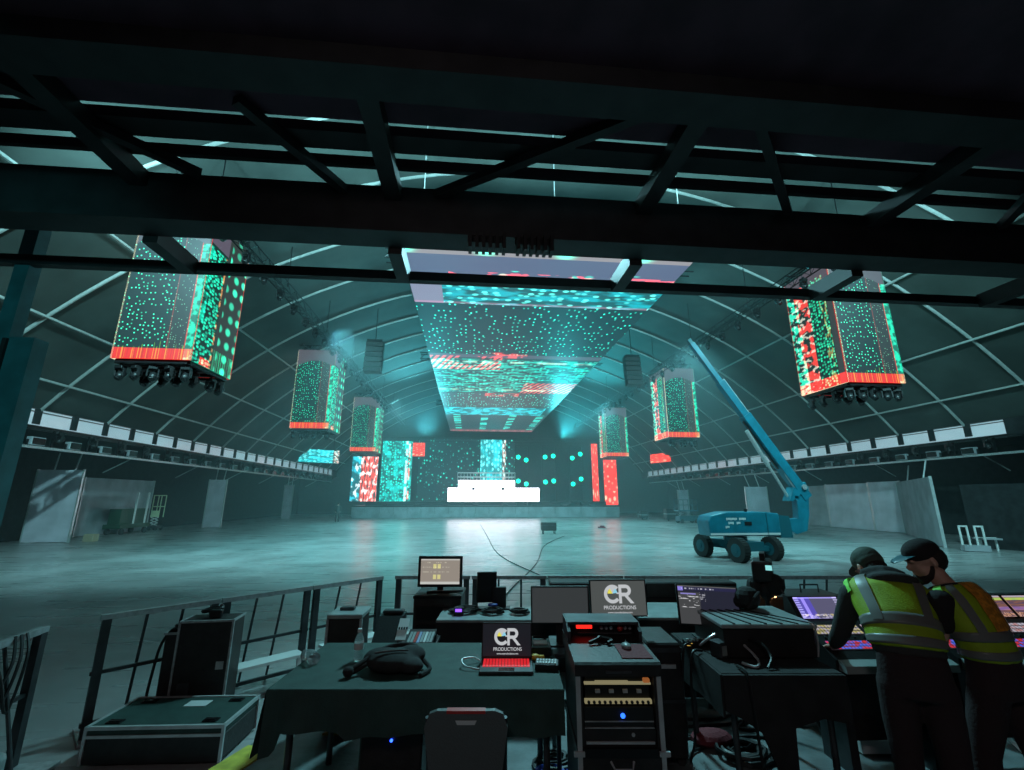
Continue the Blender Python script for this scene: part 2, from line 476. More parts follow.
class MB:
    def __init__(s):
        s.bm = bmesh.new()
        s.uvl = s.bm.loops.layers.uv.new('UVMap')

    def _xf(s, verts, mat):
        if mat is not None:
            bmesh.ops.transform(s.bm, matrix=mat, verts=verts)

    def box(s, x0, x1, y0, y1, z0, z1, bev=0.0, mat=None, seg=1):
        r = bmesh.ops.create_cube(s.bm, size=1.0)
        vs = r['verts']
        bmesh.ops.transform(s.bm, matrix=Matrix.Translation(((x0 + x1) / 2, (y0 + y1) / 2, (z0 + z1) / 2)) @ Matrix.Diagonal((abs(x1 - x0), abs(y1 - y0), abs(z1 - z0), 1)), verts=vs)
        if bev > 0:
            es = list({e for v in vs for e in v.link_edges})
            r = bmesh.ops.bevel(s.bm, geom=es, offset=bev, segments=seg, affect='EDGES', profile=0.5)
            vs = list({v for f in r['faces'] for v in f.verts} | {v for v in vs if v.is_valid})
        s._xf(vs, mat)
        return s

    def cyl(s, p0, p1, r0, r1=None, n=12, caps=True):
        r1 = r0 if r1 is None else r1
        p0, p1 = Vector(p0), Vector(p1)
        d = p1 - p0
        q = d.to_track_quat('Z', 'Y').to_matrix().to_4x4()
        bmesh.ops.create_cone(s.bm, cap_ends=caps, segments=n, radius1=r0, radius2=r1, depth=d.length, matrix=Matrix.Translation((p0 + p1) / 2) @ q)
        return s

    def bar(s, p0, p1, wx, wy, up=(0, 0, 1)):
        """square bar between two points"""
        p0, p1 = Vector(p0), Vector(p1)
        d = (p1 - p0)
        z = d.normalized()
        u = Vector(up)
        if abs(z.dot(u)) > 0.98:
            u = Vector((0, 1, 0))
        x = u.cross(z).normalized()
        y = z.cross(x)
        vs = []
        for p in (p0, p1):
            for a, b in ((-1, -1), (1, -1), (1, 1), (-1, 1)):
                vs.append(s.bm.verts.new(p + x * a * wx / 2 + y * b * wy / 2))
        for f in ((3, 2, 1, 0), (4, 5, 6, 7), (0, 1, 5, 4), (1, 2, 6, 5), (2, 3, 7, 6), (3, 0, 4, 7)):
            s.bm.faces.new([vs[i] for i in f])
        return s

    def tube(s, pts, r, n=6):
        """round tube through points; r a number or list"""
        pts = [Vector(p) for p in pts]
        rs = r if isinstance(r, (list, tuple)) else [r] * len(pts)
        rings = []
        prev = None
        for i, p in enumerate(pts):
            t = (pts[min(i + 1, len(pts) - 1)] - pts[max(i - 1, 0)]).normalized()
            if prev is None:
                a = Vector((0, 0, 1)) if abs(t.z) < 0.9 else Vector((0, 1, 0))
                x = a.cross(t).normalized()
            else:
                x = (prev - t * prev.dot(t)).normalized()
            prev = x
            y = t.cross(x)
            rings.append([s.bm.verts.new(p + (x * math.cos(2 * PI * k / n) + y * math.sin(2 * PI * k / n)) * rs[i]) for k in range(n)])
        s._skin(rings, n)
        return s

    def _skin(s, rings, n, cap=True):
        for a, b in zip(rings, rings[1:]):
            for k in range(n):
                s.bm.faces.new((a[k], a[(k + 1) % n], b[(k + 1) % n], b[k]))
        if cap:
            s.bm.faces.new(list(reversed(rings[0])))
            s.bm.faces.new(rings[-1])

    def loft(s, secs, n=20, sup=2.0):
        """secs: (centre, right axis, forward axis, rx, ry): closed body of elliptical sections"""
        rings = []
        for c, ax, ay, rx, ry in secs:
            c, ax, ay = Vector(c), Vector(ax).normalized(), Vector(ay).normalized()
            ring = []
            for k in range(n):
                t = 2 * PI * k / n
                cx, sy = math.cos(t), math.sin(t)
                ex = math.copysign(abs(cx) ** (2 / sup), cx)
                ey = math.copysign(abs(sy) ** (2 / sup), sy)
                ring.append(s.bm.verts.new(c + ax * ex * rx + ay * ey * ry))
            rings.append(ring)
        s._skin(rings, n)
        return s

    def limb(s, pts, rs, n=14):
        """tapering limb with rounded ends"""
        pts = [Vector(p) for p in pts]
        a = (pts[0] - pts[1]).normalized()
        b = (pts[-1] - pts[-2]).normalized()
        P = [pts[0] + a * rs[0] * 0.8, pts[0] + a * rs[0] * 0.45] + pts + [pts[-1] + b * rs[-1] * 0.45, pts[-1] + b * rs[-1] * 0.8]
        Q = [rs[0] * 0.35, rs[0] * 0.85] + list(rs) + [rs[-1] * 0.85, rs[-1] * 0.35]
        return s.tube(P, Q, n)

    def ball(s, c, rx, ry=None, rz=None, n=16, mat=None):
        ry = rx if ry is None else ry
        rz = rx if rz is None else rz
        r = bmesh.ops.create_uvsphere(s.bm, u_segments=n, v_segments=max(6, n // 2), radius=1.0)
        m = Matrix.Translation(c) @ (mat if mat is not None else Matrix.Identity(4)) @ Matrix.Diagonal((rx, ry, rz, 1))
        bmesh.ops.transform(s.bm, matrix=m, verts=r['verts'])
        return s

    def prism(s, poly, a, b, axis='y'):
        """polygon (p, q) extruded from a to b along axis: y -> (p, axis, q); x -> (axis, p, q); z -> (p, q, axis)"""
        def pt(p, q, t):
            return {'y': (p, t, q), 'x': (t, p, q), 'z': (p, q, t)}[axis]
        lo = [s.bm.verts.new(pt(p, q, a)) for p, q in poly]
        hi = [s.bm.verts.new(pt(p, q, b)) for p, q in poly]
        n = len(poly)
        s.bm.faces.new(lo)
        s.bm.faces.new(list(reversed(hi)))
        for k in range(n):
            s.bm.faces.new((lo[k], hi[k], hi[(k + 1) % n], lo[(k + 1) % n]))
        return s

    def quadslab(s, c00, c10, c11, c01, th):
        """slab whose front is the four corners (uv 0-1), thickness th behind it"""
        P = [Vector(c) for c in (c00, c10, c11, c01)]
        nrm = (P[1] - P[0]).cross(P[3] - P[0]).normalized()
        f = [s.bm.verts.new(p) for p in P]
        b = [s.bm.verts.new(p - nrm * th) for p in P]
        uv = ((0, 0), (1, 0), (1, 1), (0, 1))
        fs = [s.bm.faces.new(f)]
        for lo, t in zip(fs[0].loops, uv):
            lo[s.uvl].uv = t
        s.bm.faces.new(list(reversed(b)))
        for k in range(4):
            s.bm.faces.new((f[k], b[k], b[(k + 1) % 4], f[(k + 1) % 4]))
        return s

    def build(s, name, mat, parent=None, smooth=False, remesh=0.0, loc=None):
        bmesh.ops.recalc_face_normals(s.bm, faces=s.bm.faces)
        me = bpy.data.meshes.new(name)
        s.bm.to_mesh(me)
        s.bm.free()
        o = bpy.data.objects.new(name, me)
        COL.objects.link(o)
        me.materials.append(M[mat] if isinstance(mat, str) else mat)
        if parent is not None:
            o.parent = parent
        if loc is not None:
            o.location = loc
        if smooth:
            for p in me.polygons:
                p.use_smooth = True
        if remesh > 0:
            md = o.modifiers.new('remesh', 'REMESH')
            md.mode = 'VOXEL'
            md.voxel_size = remesh
            md.use_smooth_shade = True
            sm = o.modifiers.new('smooth', 'SMOOTH')
            sm.factor = 0.5
            sm.iterations = 4
        return o


def tag(o, label=None, cat=None, group=None, kind=None):
    if label:
        o['label'] = label
    if cat:
        o['category'] = cat
    if group:
        o['group'] = group
    if kind:
        o['kind'] = kind
    return o


def thing(name, label, cat, loc=(0, 0, 0), rz=0.0, group=None):
    o = bpy.data.objects.new(name, None)
    COL.objects.link(o)
    o.empty_display_size = 0.1
    o.location = loc
    o.rotation_euler = (0, 0, rz)
    return tag(o, label, cat, group)


def struct(mb, name, mat, label=None):
    o = mb.build(name, mat)
    o['kind'] = 'structure'
    return o


def dup(root, loc, rz=None, label=None, group=None, rot=None):
    r = root.copy()
    COL.objects.link(r)
    r.location = loc
    if rz is not None:
        r.rotation_euler = (0, 0, rz)
    if rot is not None:
        r.rotation_euler = rot
    if label:
        r['label'] = label
    if group:
        r['group'] = group
    for ch in root.children:
        c = ch.copy()
        COL.objects.link(c)
        c.parent = r
        for gch in ch.children:
            d = gch.copy()
            COL.objects.link(d)
            d.parent = c
    return r


def text(name, body, size, mat, parent, loc, rot=(PI / 2, 0, 0), ext=0.0008, sx=1.0, bold=0.0):
    cu = bpy.data.curves.new(name, 'FONT')
    cu.body = body
    cu.size = size
    cu.align_x = 'CENTER'
    cu.align_y = 'CENTER'
    cu.extrude = ext
    cu.offset = bold
    tmp = bpy.data.objects.new(name, cu)
    COL.objects.link(tmp)
    bpy.context.view_layer.update()
    me = bpy.data.meshes.new_from_object(tmp.evaluated_get(bpy.context.evaluated_depsgraph_get()))
    bpy.data.objects.remove(tmp)
    o = bpy.data.objects.new(name, me)
    COL.objects.link(o)
    me.materials.clear()
    me.materials.append(M[mat] if isinstance(mat, str) else mat)
    o.parent = parent
    o.location = loc
    o.rotation_euler = rot
    o.scale = (sx, 1, 1)
    return o


def wiggle(pts, n=8, amp=0.0, seed=0):
    """Catmull-Rom through pts"""
    rnd = random.Random(seed)
    P = [Vector(p) for p in pts]
    P = [P[0]] + P + [P[-1]]
    out = []
    for i in range(1, len(P) - 2):
        for k in range(n):
            t = k / n
            a, b, c, d = P[i - 1], P[i], P[i + 1], P[i + 2]
            q = 0.5 * ((2 * b) + (c - a) * t + (2 * a - 5 * b + 4 * c - d) * t * t + (3 * b - a - 3 * c + d) * t ** 3)
            out.append(q + Vector((rnd.uniform(-amp, amp), rnd.uniform(-amp, amp), 0)))
    out.append(P[-1])
    return out


def coil(cx, cy, z, r, turns, rad, seed):
    rnd = random.Random(seed)
    pts = []
    n = turns * 14
    for i in range(n):
        t = 2 * PI * i / 14
        rr = r * (0.75 + 0.25 * math.sin(i * 0.37 + seed) + rnd.uniform(-.05, .05))
        pts.append((cx + rr * math.cos(t), cy + rr * 0.8 * math.sin(t), z + rad + 0.25 * rad * i / 6 % (rad * 3)))
    return pts


# ------------------------------------------------------------------ the hall
RISER = 0.35
XC, HALF, SPR = 3.5, 22.05, 5.82     # roof arch
RAD, ZC = 28.1, -11.6
Y0, Y1 = -6.0, 66.0


def roof_z(x):
    return ZC + math.sqrt(RAD ** 2 - (x - XC) ** 2)


def arch_pts(n=48, off=0.0):
    out = []
    for i in range(n + 1):
        t = math.asin(HALF / RAD) * (2 * i / n - 1)
        out.append((XC + (RAD - off) * math.sin(t), ZC + (RAD - off) * math.cos(t)))
    return out


struct(MB().box(-32, 40, Y0, Y1 + 2, -0.2, 0.0), 'floor', 'floor')
mb = MB()
a = arch_pts()
n = len(a)
lo0 = [mb.bm.verts.new((x, Y0, z)) for x, z in a]
lo1 = [mb.bm.verts.new((x, Y1, z)) for x, z in a]
hi0 = [mb.bm.verts.new((x, Y0, z + .15)) for x, z in a]
hi1 = [mb.bm.verts.new((x, Y1, z + .15)) for x, z in a]
for i in range(n - 1):
    mb.bm.faces.new((lo0[i], lo0[i + 1], lo1[i + 1], lo1[i]))
    mb.bm.faces.new((hi0[i + 1], hi0[i], hi1[i], hi1[i + 1]))
ceil = struct(mb, 'ceiling', 'membrane')
for p in ceil.data.polygons:
    p.use_smooth = True
# end wall behind the stage
mb = MB()
mb.prism([(-32, 0)] + [(-32, 5)] + [(x, z + .1) for x, z in a] + [(40, 5), (40, 0)], Y1, Y1 + .3, 'y')
struct(mb, 'wall_back', 'drape')
# side walls: dark drapes low, soffit up to the springing line
tn = 0


def trim(mb, mat):
    global tn
    tn += 1
    return struct(mb, 'trim_%d' % tn, mat)


struct(MB().box(-23.6, -23.3, Y0, Y1, 0, 5.0), 'wall_left', 'drape')
struct(MB().box(29.3, 29.6, Y0, Y1, 0, 5.0), 'wall_right', 'drape')
trim(MB().box(-23.6, -18.6, Y0, Y1, 4.95, 5.04), 'drape')
trim(MB().box(25.6, 29.6, Y0, Y1, 4.95, 5.04), 'drape')
# arch ribs and purlins
PURL = []
for sl, sg in ((.28, -1), (.43, -1), (.73, -1), (.21, 1), (.32, 1), (.52, 1)):
    best = min(range(4000), key=lambda i: abs((roof_z(XC + sg * (22 - i * .004)) - 2.15 - .15) * 1.03 / max(.1, sg * (XC + sg * (22 - i * .004))) - sl))
    PURL.append(XC + sg * (22 - best * .004))
for k in range(17):
    y = 2.4 + 3.7 * k + 3.7
    mb = MB()
    ai, ao = arch_pts(48, 0.11), arch_pts(48, 0.02)
    vi0 = [mb.bm.verts.new((x, y - .03, z)) for x, z in ai]
    vi1 = [mb.bm.verts.new((x, y + .03, z)) for x, z in ai]
    vo0 = [mb.bm.verts.new((x, y - .06, z)) for x, z in ao]
    vo1 = [mb.bm.verts.new((x, y + .06, z)) for x, z in ao]
    for i in range(len(ai) - 1):
        mb.bm.faces.new((vi0[i], vi0[i + 1], vi1[i + 1], vi1[i]))
        mb.bm.faces.new((vi0[i + 1], vi0[i], vo0[i], vo0[i + 1]))
        mb.bm.faces.new((vi1[i], vi1[i + 1], vo1[i + 1], vo1[i]))
    trim(mb, 'rib')
for X in PURL:
    zc = roof_z(X) - 0.2
    trim(MB().bar((X, Y0, zc), (X, Y1, zc), 0.085, 0.085), 'rib')

# windows in the strip under the springing line, piers between
wn = 0
for side, X in ((-1, -18.5), (1, 25.55)):
    for k in range(24):
        y = 19.1 + 1.87 * k
        wn += 1
        root = thing('window_%d' % wn, None, None, (X, y, 5.05))
        root['kind'] = 'structure'
        s = -side
        ya, yb = (0.0, 1.87)
        if side < 0:
            c = [(0, ya, 0), (0, yb, 0), (0, yb, 0.80), (0, ya, 0.80)]
            MB().quadslab(c[0], c[1], c[2], c[3], 0.04).build('pane', 'window_glow', root)
        else:
            c = [(0, ya, 0), (0, yb, 0), (0, yb, 0.80), (0, ya, 0.80)]
            MB().quadslab(c[1], c[0], c[3], c[2], 0.04).build('pane', 'window_glow', root)
        fr = MB()
        for za, zb in ((0.66, 0.70), (0.78, 0.82), (-0.08, 0.0)):
            fr.box(-0.05, 0.05, 0, 1.87, za, zb)
        fr.build('frame', 'darksteel', root)
        MB().box(-0.06, 0.06, 1.55, 1.87, 0.16, 0.80).build('pier', 'drape', root)
for X in (-18.5, 25.55):
    trim(MB().box(X - 0.1, X + 0.1, Y0, 19.1, 4.95, 5.85), 'drape')
    trim(MB().box(X - 0.1, X + 0.1, 19.1 + 1.87 * 24, Y1, 4.95, 5.85), 'drape')

# ------------------------------------------------------------------ haze
hz = bpy.data.materials.new('stage_haze')
hz.use_nodes = True
nt = hz.node_tree
nt.nodes.clear()
vs = nt.nodes.new('ShaderNodeVolumeScatter')
vs.inputs['Color'].default_value = (0.75, 0.95, 1.0, 1)
vs.inputs['Density'].default_value = 0.0054
vs.inputs['Anisotropy'].default_value = 0.25
out = nt.nodes.new('ShaderNodeOutputMaterial')
nt.links.new(vs.outputs[0], out.inputs['Volume'])
M['haze'] = hz
hb = MB()
hb.prism([(-23, 0.02)] + [(-23, 4.9), (-18.3, 4.9)] + [(XC + (x - XC) * 0.985, z - .06) for x, z in a] + [(25.3, 4.9), (29, 4.9), (29, 0.02)], 16.0, Y1 - .2, 'y')
o = hb.build('haze', 'haze')
tag(o, 'thin blue green stage haze hanging in the hall', 'haze', kind='stuff')
o.display_type = 'WIRE'

# ------------------------------------------------------------------ LED ceiling and pods
root = thing('led_ceiling', 'long flat video ceiling of teal and red light over the hall', 'led screen', (2.75, 12, 10.65))
MB().box(-5.4, 5.4, -0.1, 47.1, 0.06, 0.45).build('frame', 'blackmetal', root)
MB().quadslab((-5.35, 0, 0), (5.35, 0, 0), (5.35, 47, 0), (-5.35, 47, 0), -0.05).build('screen', 'led_ceiling', root)
hg = MB()
for x in (-4.5, 0, 4.5):
    for y in (1.5, 12, 23, 34, 44):
        hg.cyl((x, y, 0.45), (x, y, roof_z(2.75 + x) - 10.65 + 0.05), 0.02, n=6)
hg.build('hanging_wire', 'steel', root)
for y in (4, 17, 32):
    mb = MB()
    for dz, dy in ((0, 0), (0.4, 0), (0, .4), (0.4, .4)):
        mb.cyl((-6.2, y + dy, 0.5 + dz), (6.2, y + dy, 0.5 + dz), 0.03, n=6)
    for k in range(25):
        x = -6.2 + k * 0.5
        mb.cyl((x, y, 0.5), (x + 0.5 if k < 24 else x, y, 0.9), 0.015, n=5)
    mb.build('support_truss', 'blackmetal', root)


def led_pod(loc, side, label, wdt=2.4, dep=2.5, hgt=5.2, first=None):
    if first is not None:
        return dup(first, loc, None, label)
    root = thing('led_pod', label, 'led screen', loc, 0, 'hanging screen boxes')
    w2, d2 = wdt / 2, dep / 2
    MB().box(-w2 + .05, w2 - .05, -d2 + .05, d2 - .05, 0.04, hgt - .02).build('core_frame', 'blackmetal', root)
    MB().quadslab((-w2, -d2, 0), (w2, -d2, 0), (w2, -d2, hgt), (-w2, -d2, hgt), 0.045).build('screen', 'pod_front', root)
    if side < 0:
        MB().quadslab((w2, -d2, 0), (w2, d2, 0), (w2, d2, hgt), (w2, -d2, hgt), 0.045).build('screen', 'pod_side_l', root)
        MB().quadslab((-w2, d2, 0), (-w2, -d2, 0), (-w2, -d2, hgt), (-w2, d2, hgt), 0.045).build('screen', 'pod_side_r', root)
    else:
        MB().quadslab((-w2, d2, 0), (-w2, -d2, 0), (-w2, -d2, hgt), (-w2, d2, hgt), 0.045).build('screen', 'pod_side_r', root)
        MB().quadslab((w2, -d2, 0), (w2, d2, 0), (w2, d2, hgt), (w2, -d2, hgt), 0.045).build('screen', 'pod_side_l', root)
    MB().quadslab((w2, d2, 0), (-w2, d2, 0), (-w2, d2, hgt), (w2, d2, hgt), 0.045).build('screen', 'pod_front', root)
    mb = MB()
    for sx in (-1, 1):
        mb.box(sx * w2 * .9 - .06, sx * w2 * .9 + .06, -d2 * .9, d2 * .9, -0.12, 0.0)
        mb.box(-w2 * .9, w2 * .9, sx * d2 * .9 - .06, sx * d2 * .9 + .06, -0.12, 0.0)
    for yy_ in (-.84, -.80, -.63, -.16, -.12, -.24, -.32, .32, .4, .8, .84):
        mb.box(-w2 * .9, w2 * .9, yy_ * d2 - .03, yy_ * d2 + .03, -0.12, -0.02)
    mb.build('base_frame', 'blackmetal', root)
    mb = MB()
    for sx in (-1, 1):
        for dz in (0.05, 0.4):
            mb.cyl((sx * w2 * .8, -d2 * 1.05, hgt + dz), (sx * w2 * .8, d2 * 1.05, hgt + dz), 0.035, n=6)
            mb.cyl((-w2 * 1.05, sx * d2 * .8, hgt + dz), (w2 * 1.05, sx * d2 * .8, hgt + dz), 0.035, n=6)
        for k in range(8):
            x = -w2 + k * wdt / 8
            mb.cyl((x, sx * d2 * .8, hgt + .05), (x + wdt / 8, sx * d2 * .8, hgt + .4), 0.02, n=5)
        mb.box(sx * w2 * .8 - .2, sx * w2 * .8 + .2, -.3, .3, hgt + .4, hgt + .62)
    mb.build('top_truss', 'blackmetal', root)
    return root


PZ = 6.45
podL = led_pod((-10.2, 15.95, PZ), -1, 'tall hanging screen box nearest the dark post above the wall windows')
led_pod((-10.2, 30.65, PZ), -1, 'middle one of the three screen boxes on the scissor lift side', first=podL)
led_pod((-10.1, 45.1, PZ), -1, 'small distant screen box hanging just above the red and white stage column', first=podL)
podR = led_pod((15.5, 16.6, PZ), 1, 'tall hanging screen box beyond the top of the boom lift, largest on that side')
led_pod((15.5, 32.6, PZ), 1, 'screen box with white top hanging directly behind the boom arm', first=podR)
led_pod((15.6, 48.0, PZ), 1, 'small distant screen box hanging above the red stage columns', first=podR)

# moving heads: hanging lamp with clamp, base, yoke and head


def moving_head(label, group, cat='stage light', parts=True):
    root = thing('moving_head', label, cat, (0, 0, 0), 0, group)
    MB().box(-.02, .02, -.06, .06, -0.10, 0.02).box(-.17, .17, -.13, .13, -0.22, -0.08, .02).build('base', 'black', root)
    mb = MB()
    for sx in (-1, 1):
        mb.box(sx * .19 - .03, sx * .19 + .03, -.06, .06, -0.52, -0.20, .01)
    mb.box(-.2, .2, -.07, .07, -0.26, -0.21)
    mb.build('yoke', 'black', root)
    h = MB()
    h.cyl((0, .10, -0.38), (0, -.06, -.62), 0.15, 0.13, n=14)
    h.ball((0, .10, -.38), .15, n=14)
    ho = h.build('head', 'black', root, smooth=True)
    MB().cyl((0, -.055, -.612), (0, -.068, -.632), 0.115, 0.11, n=14).build('lens', 'gloss', ho)
    return root


mh = moving_head('black moving head light hanging under the big screen box above the wall windows', 'lights under the big box near the post')
mh.scale = (.8, .8, .8)
first = True
for i, (dx, dy) in enumerate([(-1.0, -1.0), (-.5, -1.05), (0, -1.0), (.5, -1.05), (.98, -1.0), (-.75, -.2), (-.25, -.15), (.25, -.2), (.75, -.15), (.95, .5), (.95, 1.05)]):
    loc = (-10.2 + dx, 15.95 + dy, PZ - .12)
    rz = random.uniform(-.7, .7)
    if first:
        mh.location = loc
        mh.rotation_euler = (0, 0, rz)
        first = False
    else:
        dup(mh, loc, rz)
for i, (dx, dy) in enumerate([(-1.0, -1.0), (-.5, -1.05), (0, -1.0), (.5, -1.05), (.98, -1.0), (-.95, -.3), (-.95, .4), (-.4, -.2), (.2, -.15), (-.95, 1.0)]):
    dup(mh, (15.5 + dx, 16.6 + dy, PZ - .12), random.uniform(-.7, .7), 'black moving head light hanging under the big screen box beyond the boom lift', 'lights under the big box beyond the boom lift')
for (px_, py_, lab, grp) in ((-10.2, 30.65, 'small dark light hanging under the middle screen box above the far wall windows', 'lights under the middle box'),
                             (15.5, 32.6, 'small dark light hanging under the screen box behind the boom arm', 'lights under the box behind the boom')):
    for k in range(6):
        dup(mh, (px_ - 1.0 + k * .4, py_ - 1.0 + (k % 2) * .25, PZ - .12), random.uniform(-.7, .7), lab, grp)

# rigging trusses above the pods
for X, lab in ((-8.6, 'long dark rigging truss running from above the post side screen boxes to the stage'), (13.9, 'long dark rigging truss running behind the boom tip to the stage')):
    root = thing('rigging_truss', lab, 'truss', (X, 12, 11.25), 0, 'rigging trusses')
    mb = MB()
    for dx, dz in ((-.2, 0), (.2, 0), (-.2, .4), (.2, .4)):
        mb.cyl((dx, 0, dz), (dx, 46, dz), 0.03, n=6)
    mb.build('chord', 'blackmetal', root)
    mb = MB()
    for k in range(92):
        y = k * .5
        s_ = 1 if k % 2 else -1
        mb.cyl((-.2, y, .2 - .2 * s_), (-.2, y + .5, .2 + .2 * s_), 0.015, n=4)
        mb.cyl((.2, y, .2 + .2 * s_), (.2, y + .5, .2 - .2 * s_), 0.015, n=4)
        mb.cyl((-.2, y, 0), (.2, y + .5, 0), 0.015, n=4)
    mb.build('lacing', 'blackmetal', root)
    mb = MB()
    for k in range(8):
        mb.cyl((0, 2 + k * 6, .4), (0, 2 + k * 6, roof_z(X) - 11.3), 0.02, n=5)
    mb.build('hanging_wire', 'blackmetal', root)
    for k in range(22):
        side = 'post side' if X < 0 else 'boom side'
        dup(mh, (X, 13 + k * 1.6, 11.23), random.uniform(-.7, .7), 'dark light hanging from the long rigging truss on the %s' % side, 'lights on the %s rigging truss' % side)

# PA hangs
for (x, y, z, lab) in ((-6.4, 29, 10.0, 'black line array of speakers hanging beside the video ceiling, scissor lift side'),
                       (11.4, 30, 9.8, 'black line array of speakers hanging between the video ceiling and the boom')):
    root = thing('line_array', lab, 'speaker', (x, y, z))
    for k in range(6):
        t = k * .06
        MB().prism([(-.30, .04), (-.30, .32), (.30, .36), (.30, 0.0)], -.55, .55, 'x').build('speaker_cabinet', 'black', root, loc=(0, 0.03 * (5 - k) ** 1.3 * -1, k * .36))
    MB().box(-.5, .5, -.3, .3, 2.18, 2.28).cyl((0, 0, 2.25), (0, 0, roof_z(x) - z - .1), 0.03, n=6).build('fly_frame', 'blackmetal', root)

# light rails in front of the windows
for side, X in ((-1, -18.0), (1, 25.0)):
    where = 'lift cage' if side < 0 else 'boom lift'
    root = thing('lighting_truss', 'long horizontal light rail under the windows on the %s wall' % where, 'truss', (X, 8, 4.2), 0, 'light rails along the walls')
    MB().box(-.04, .04, 0, 54, -.05, .05).build('lower_rail', 'steel', root)
    MB().box(-.05 - (.10 if side > 0 else 0), .05 + (.10 if side < 0 else 0), 0, 54, .76, .86).build('upper_rail', 'blackmetal', root)
    for k in range(29):
        MB().box(-.03, .03, k * 1.87 + .1, k * 1.87 + .17, .05, .76).build('upright', 'blackmetal', root)
    for k in range(28):
        MB().box(min(0, side * .5), max(0, side * .5), 1.06 + k * 1.87, 1.12 + k * 1.87, .78, .84).build('wall_bracket', 'blackmetal', root)
    for k in range(7):
        MB().cyl((0, 12 + k * 6.1, 0), (side * 1.3, 12 + k * 6.1, -.75), 0.03, n=6).build('stay', 'steel', root)
    for k in range(24):
        y = 19.5 + k * 1.87 * .98
        dup(mh, (X - side * .17, y, 4.95), random.uniform(-.4, .4), 'dark light in the row on the rail below the %s wall windows' % where, 'lights on the %s wall rail' % where)
    # floods lying in the rail
    if side < 0:
        ff = thing('flood_light', 'grey boxed flood on the rail below the lift cage wall windows', 'stage light', (X - .1, 20.6, 4.26), 0, 'boxed floods on the lift cage wall rail')
        MB().box(-.12, .12, -.32, .32, 0.02, .36, .02).build('housing', 'greywall', ff)
        MB().box(-.03, .03, -.40, -.34, -.03, .25).box(-.03, .03, .34, .40, -.03, .25).build('bracket', 'black', ff)
        MB().box(.12, .135, -.28, .28, .06, .32).build('lens', 'gloss', ff)
        for k in range(1, 20):
            dup(ff, (X - .1, 20.6 + k * 1.83, 4.26))
    else:
        for k in range(18):
            dup(ff, (X + .1, 20.6 + k * 1.83, 4.26), PI, 'grey boxed flood on the rail below the boom lift wall windows', 'boxed floods on the boom lift wall rail')

# side video boards at the far ends
o = MB().quadslab((-18.1, 50.2, 5.9), (-14.6, 52.5, 5.9), (-14.6, 52.5, 7.3), (-18.1, 50.2, 7.3), .1)
root = thing('video_board', 'small cyan video board high beside the stage above the wall windows', 'led screen', (0, 0, 0))
o.build('screen', 'col_centre', root)
MB().bar((-18.1, 50.35, 5.85), (-14.6, 52.65, 5.85), .12, .12).bar((-18.1, 50.35, 7.35), (-14.6, 52.65, 7.35), .12, .12).cyl((-17.5, 50.8, 7.3), (-17.5, 50.8, 8.6), .03).cyl((-15.2, 52.3, 7.3), (-15.2, 52.3, 10.6), .03).build('frame', 'blackmetal', root)
root = thing('video_board', 'small red video board high on the boom lift wall', 'led screen', (0, 0, 0))
MB().quadslab((23.3, 57.0, 6.5), (24.4, 53.6, 6.5), (24.4, 53.6, 7.6), (23.3, 57.0, 7.6), .1).build('screen', 'col_red', root)
MB().bar((23.4, 57.0, 6.45), (24.5, 53.6, 6.45), .1, .1).bar((23.4, 57.0, 7.65), (24.5, 53.6, 7.65), .1, .1).cyl((23.5, 56.5, 7.6), (23.5, 56.5, 8.9), .03).build('frame', 'blackmetal', root)

# ------------------------------------------------------------------ stage
root = thing('stage', 'wide dark stage platform at the far end of the hall', 'stage', (2.3, 53, 0))
MB().box(-15.2, 15.2, 0, 11.5, 1.18, 1.32).build('deck', 'blackmetal', root)
mb = MB()
for k in range(20):
    mb.box(-15.2 + k * 1.52, -15.2 + k * 1.52 + 1.49, 0.0, 0.08, 0.02, 1.16, .01)
mb.build('skirt_panel', 'greywall', root)
MB().box(-14.0, 14.0, 1.2, 10.5, 1.32, 1.75).build('upper_deck', 'blackmetal', root)
MB().box(-15.2, -15.1, 0, 11.5, 0, 1.2).box(15.1, 15.2, 0, 11.5, 0, 1.2).build('end_panel', 'greywall', root)
for k in range(8):
    MB().box(-12 + k * 3.4, -11.4 + k * 3.4, .3, .7, 1.32, 1.5, .03).build('floor_wedge', 'black', root)
root = thing('dj_booth', 'glowing white booth at the centre of the stage', 'booth', (2.9, 55.2, 1.32))
MB().quadslab((-5.4, 0, .43), (-4.2, 0, .43), (-4.2, 0, 2.0), (-5.4, 0, 2.0), .6).build('front_panel', 'booth_white', root)
MB().quadslab((2.55, 0, .43), (5.5, 0, .43), (5.5, 0, 2.0), (2.55, 0, 2.0), .6).build('front_panel', 'booth_white', root)
MB().quadslab((-4.2, -.1, .43), (2.55, -.1, .43), (2.55, -.1, 2.85), (-4.2, -.1, 2.85), .6).build('front_panel', 'booth_white', root)
mb = MB()
for z in (2.9, 3.3, 3.8):
    mb.bar((-4.3, 0, z), (2.6, 0, z), .07, .07).bar((-4.3, 1.2, z), (2.6, 1.2, z), .07, .07)
for k in range(19):
    mb.bar((-4.3 + k * .383, 0, 2.87), (-4.3 + k * .383, 0, 3.82), .05, .05)
mb.build('railing', 'white', root)
MB().box(-4.3, 2.6, .6, 4, .43, 2.8).build('riser', 'blackmetal', root)
for x in (-2.4, 1.1):
    MB().cyl((x, -.10, 1.9), (x, -.22, 1.9), .20, n=14).build('black_knob', 'black', root)
tag(root.children[0], None)


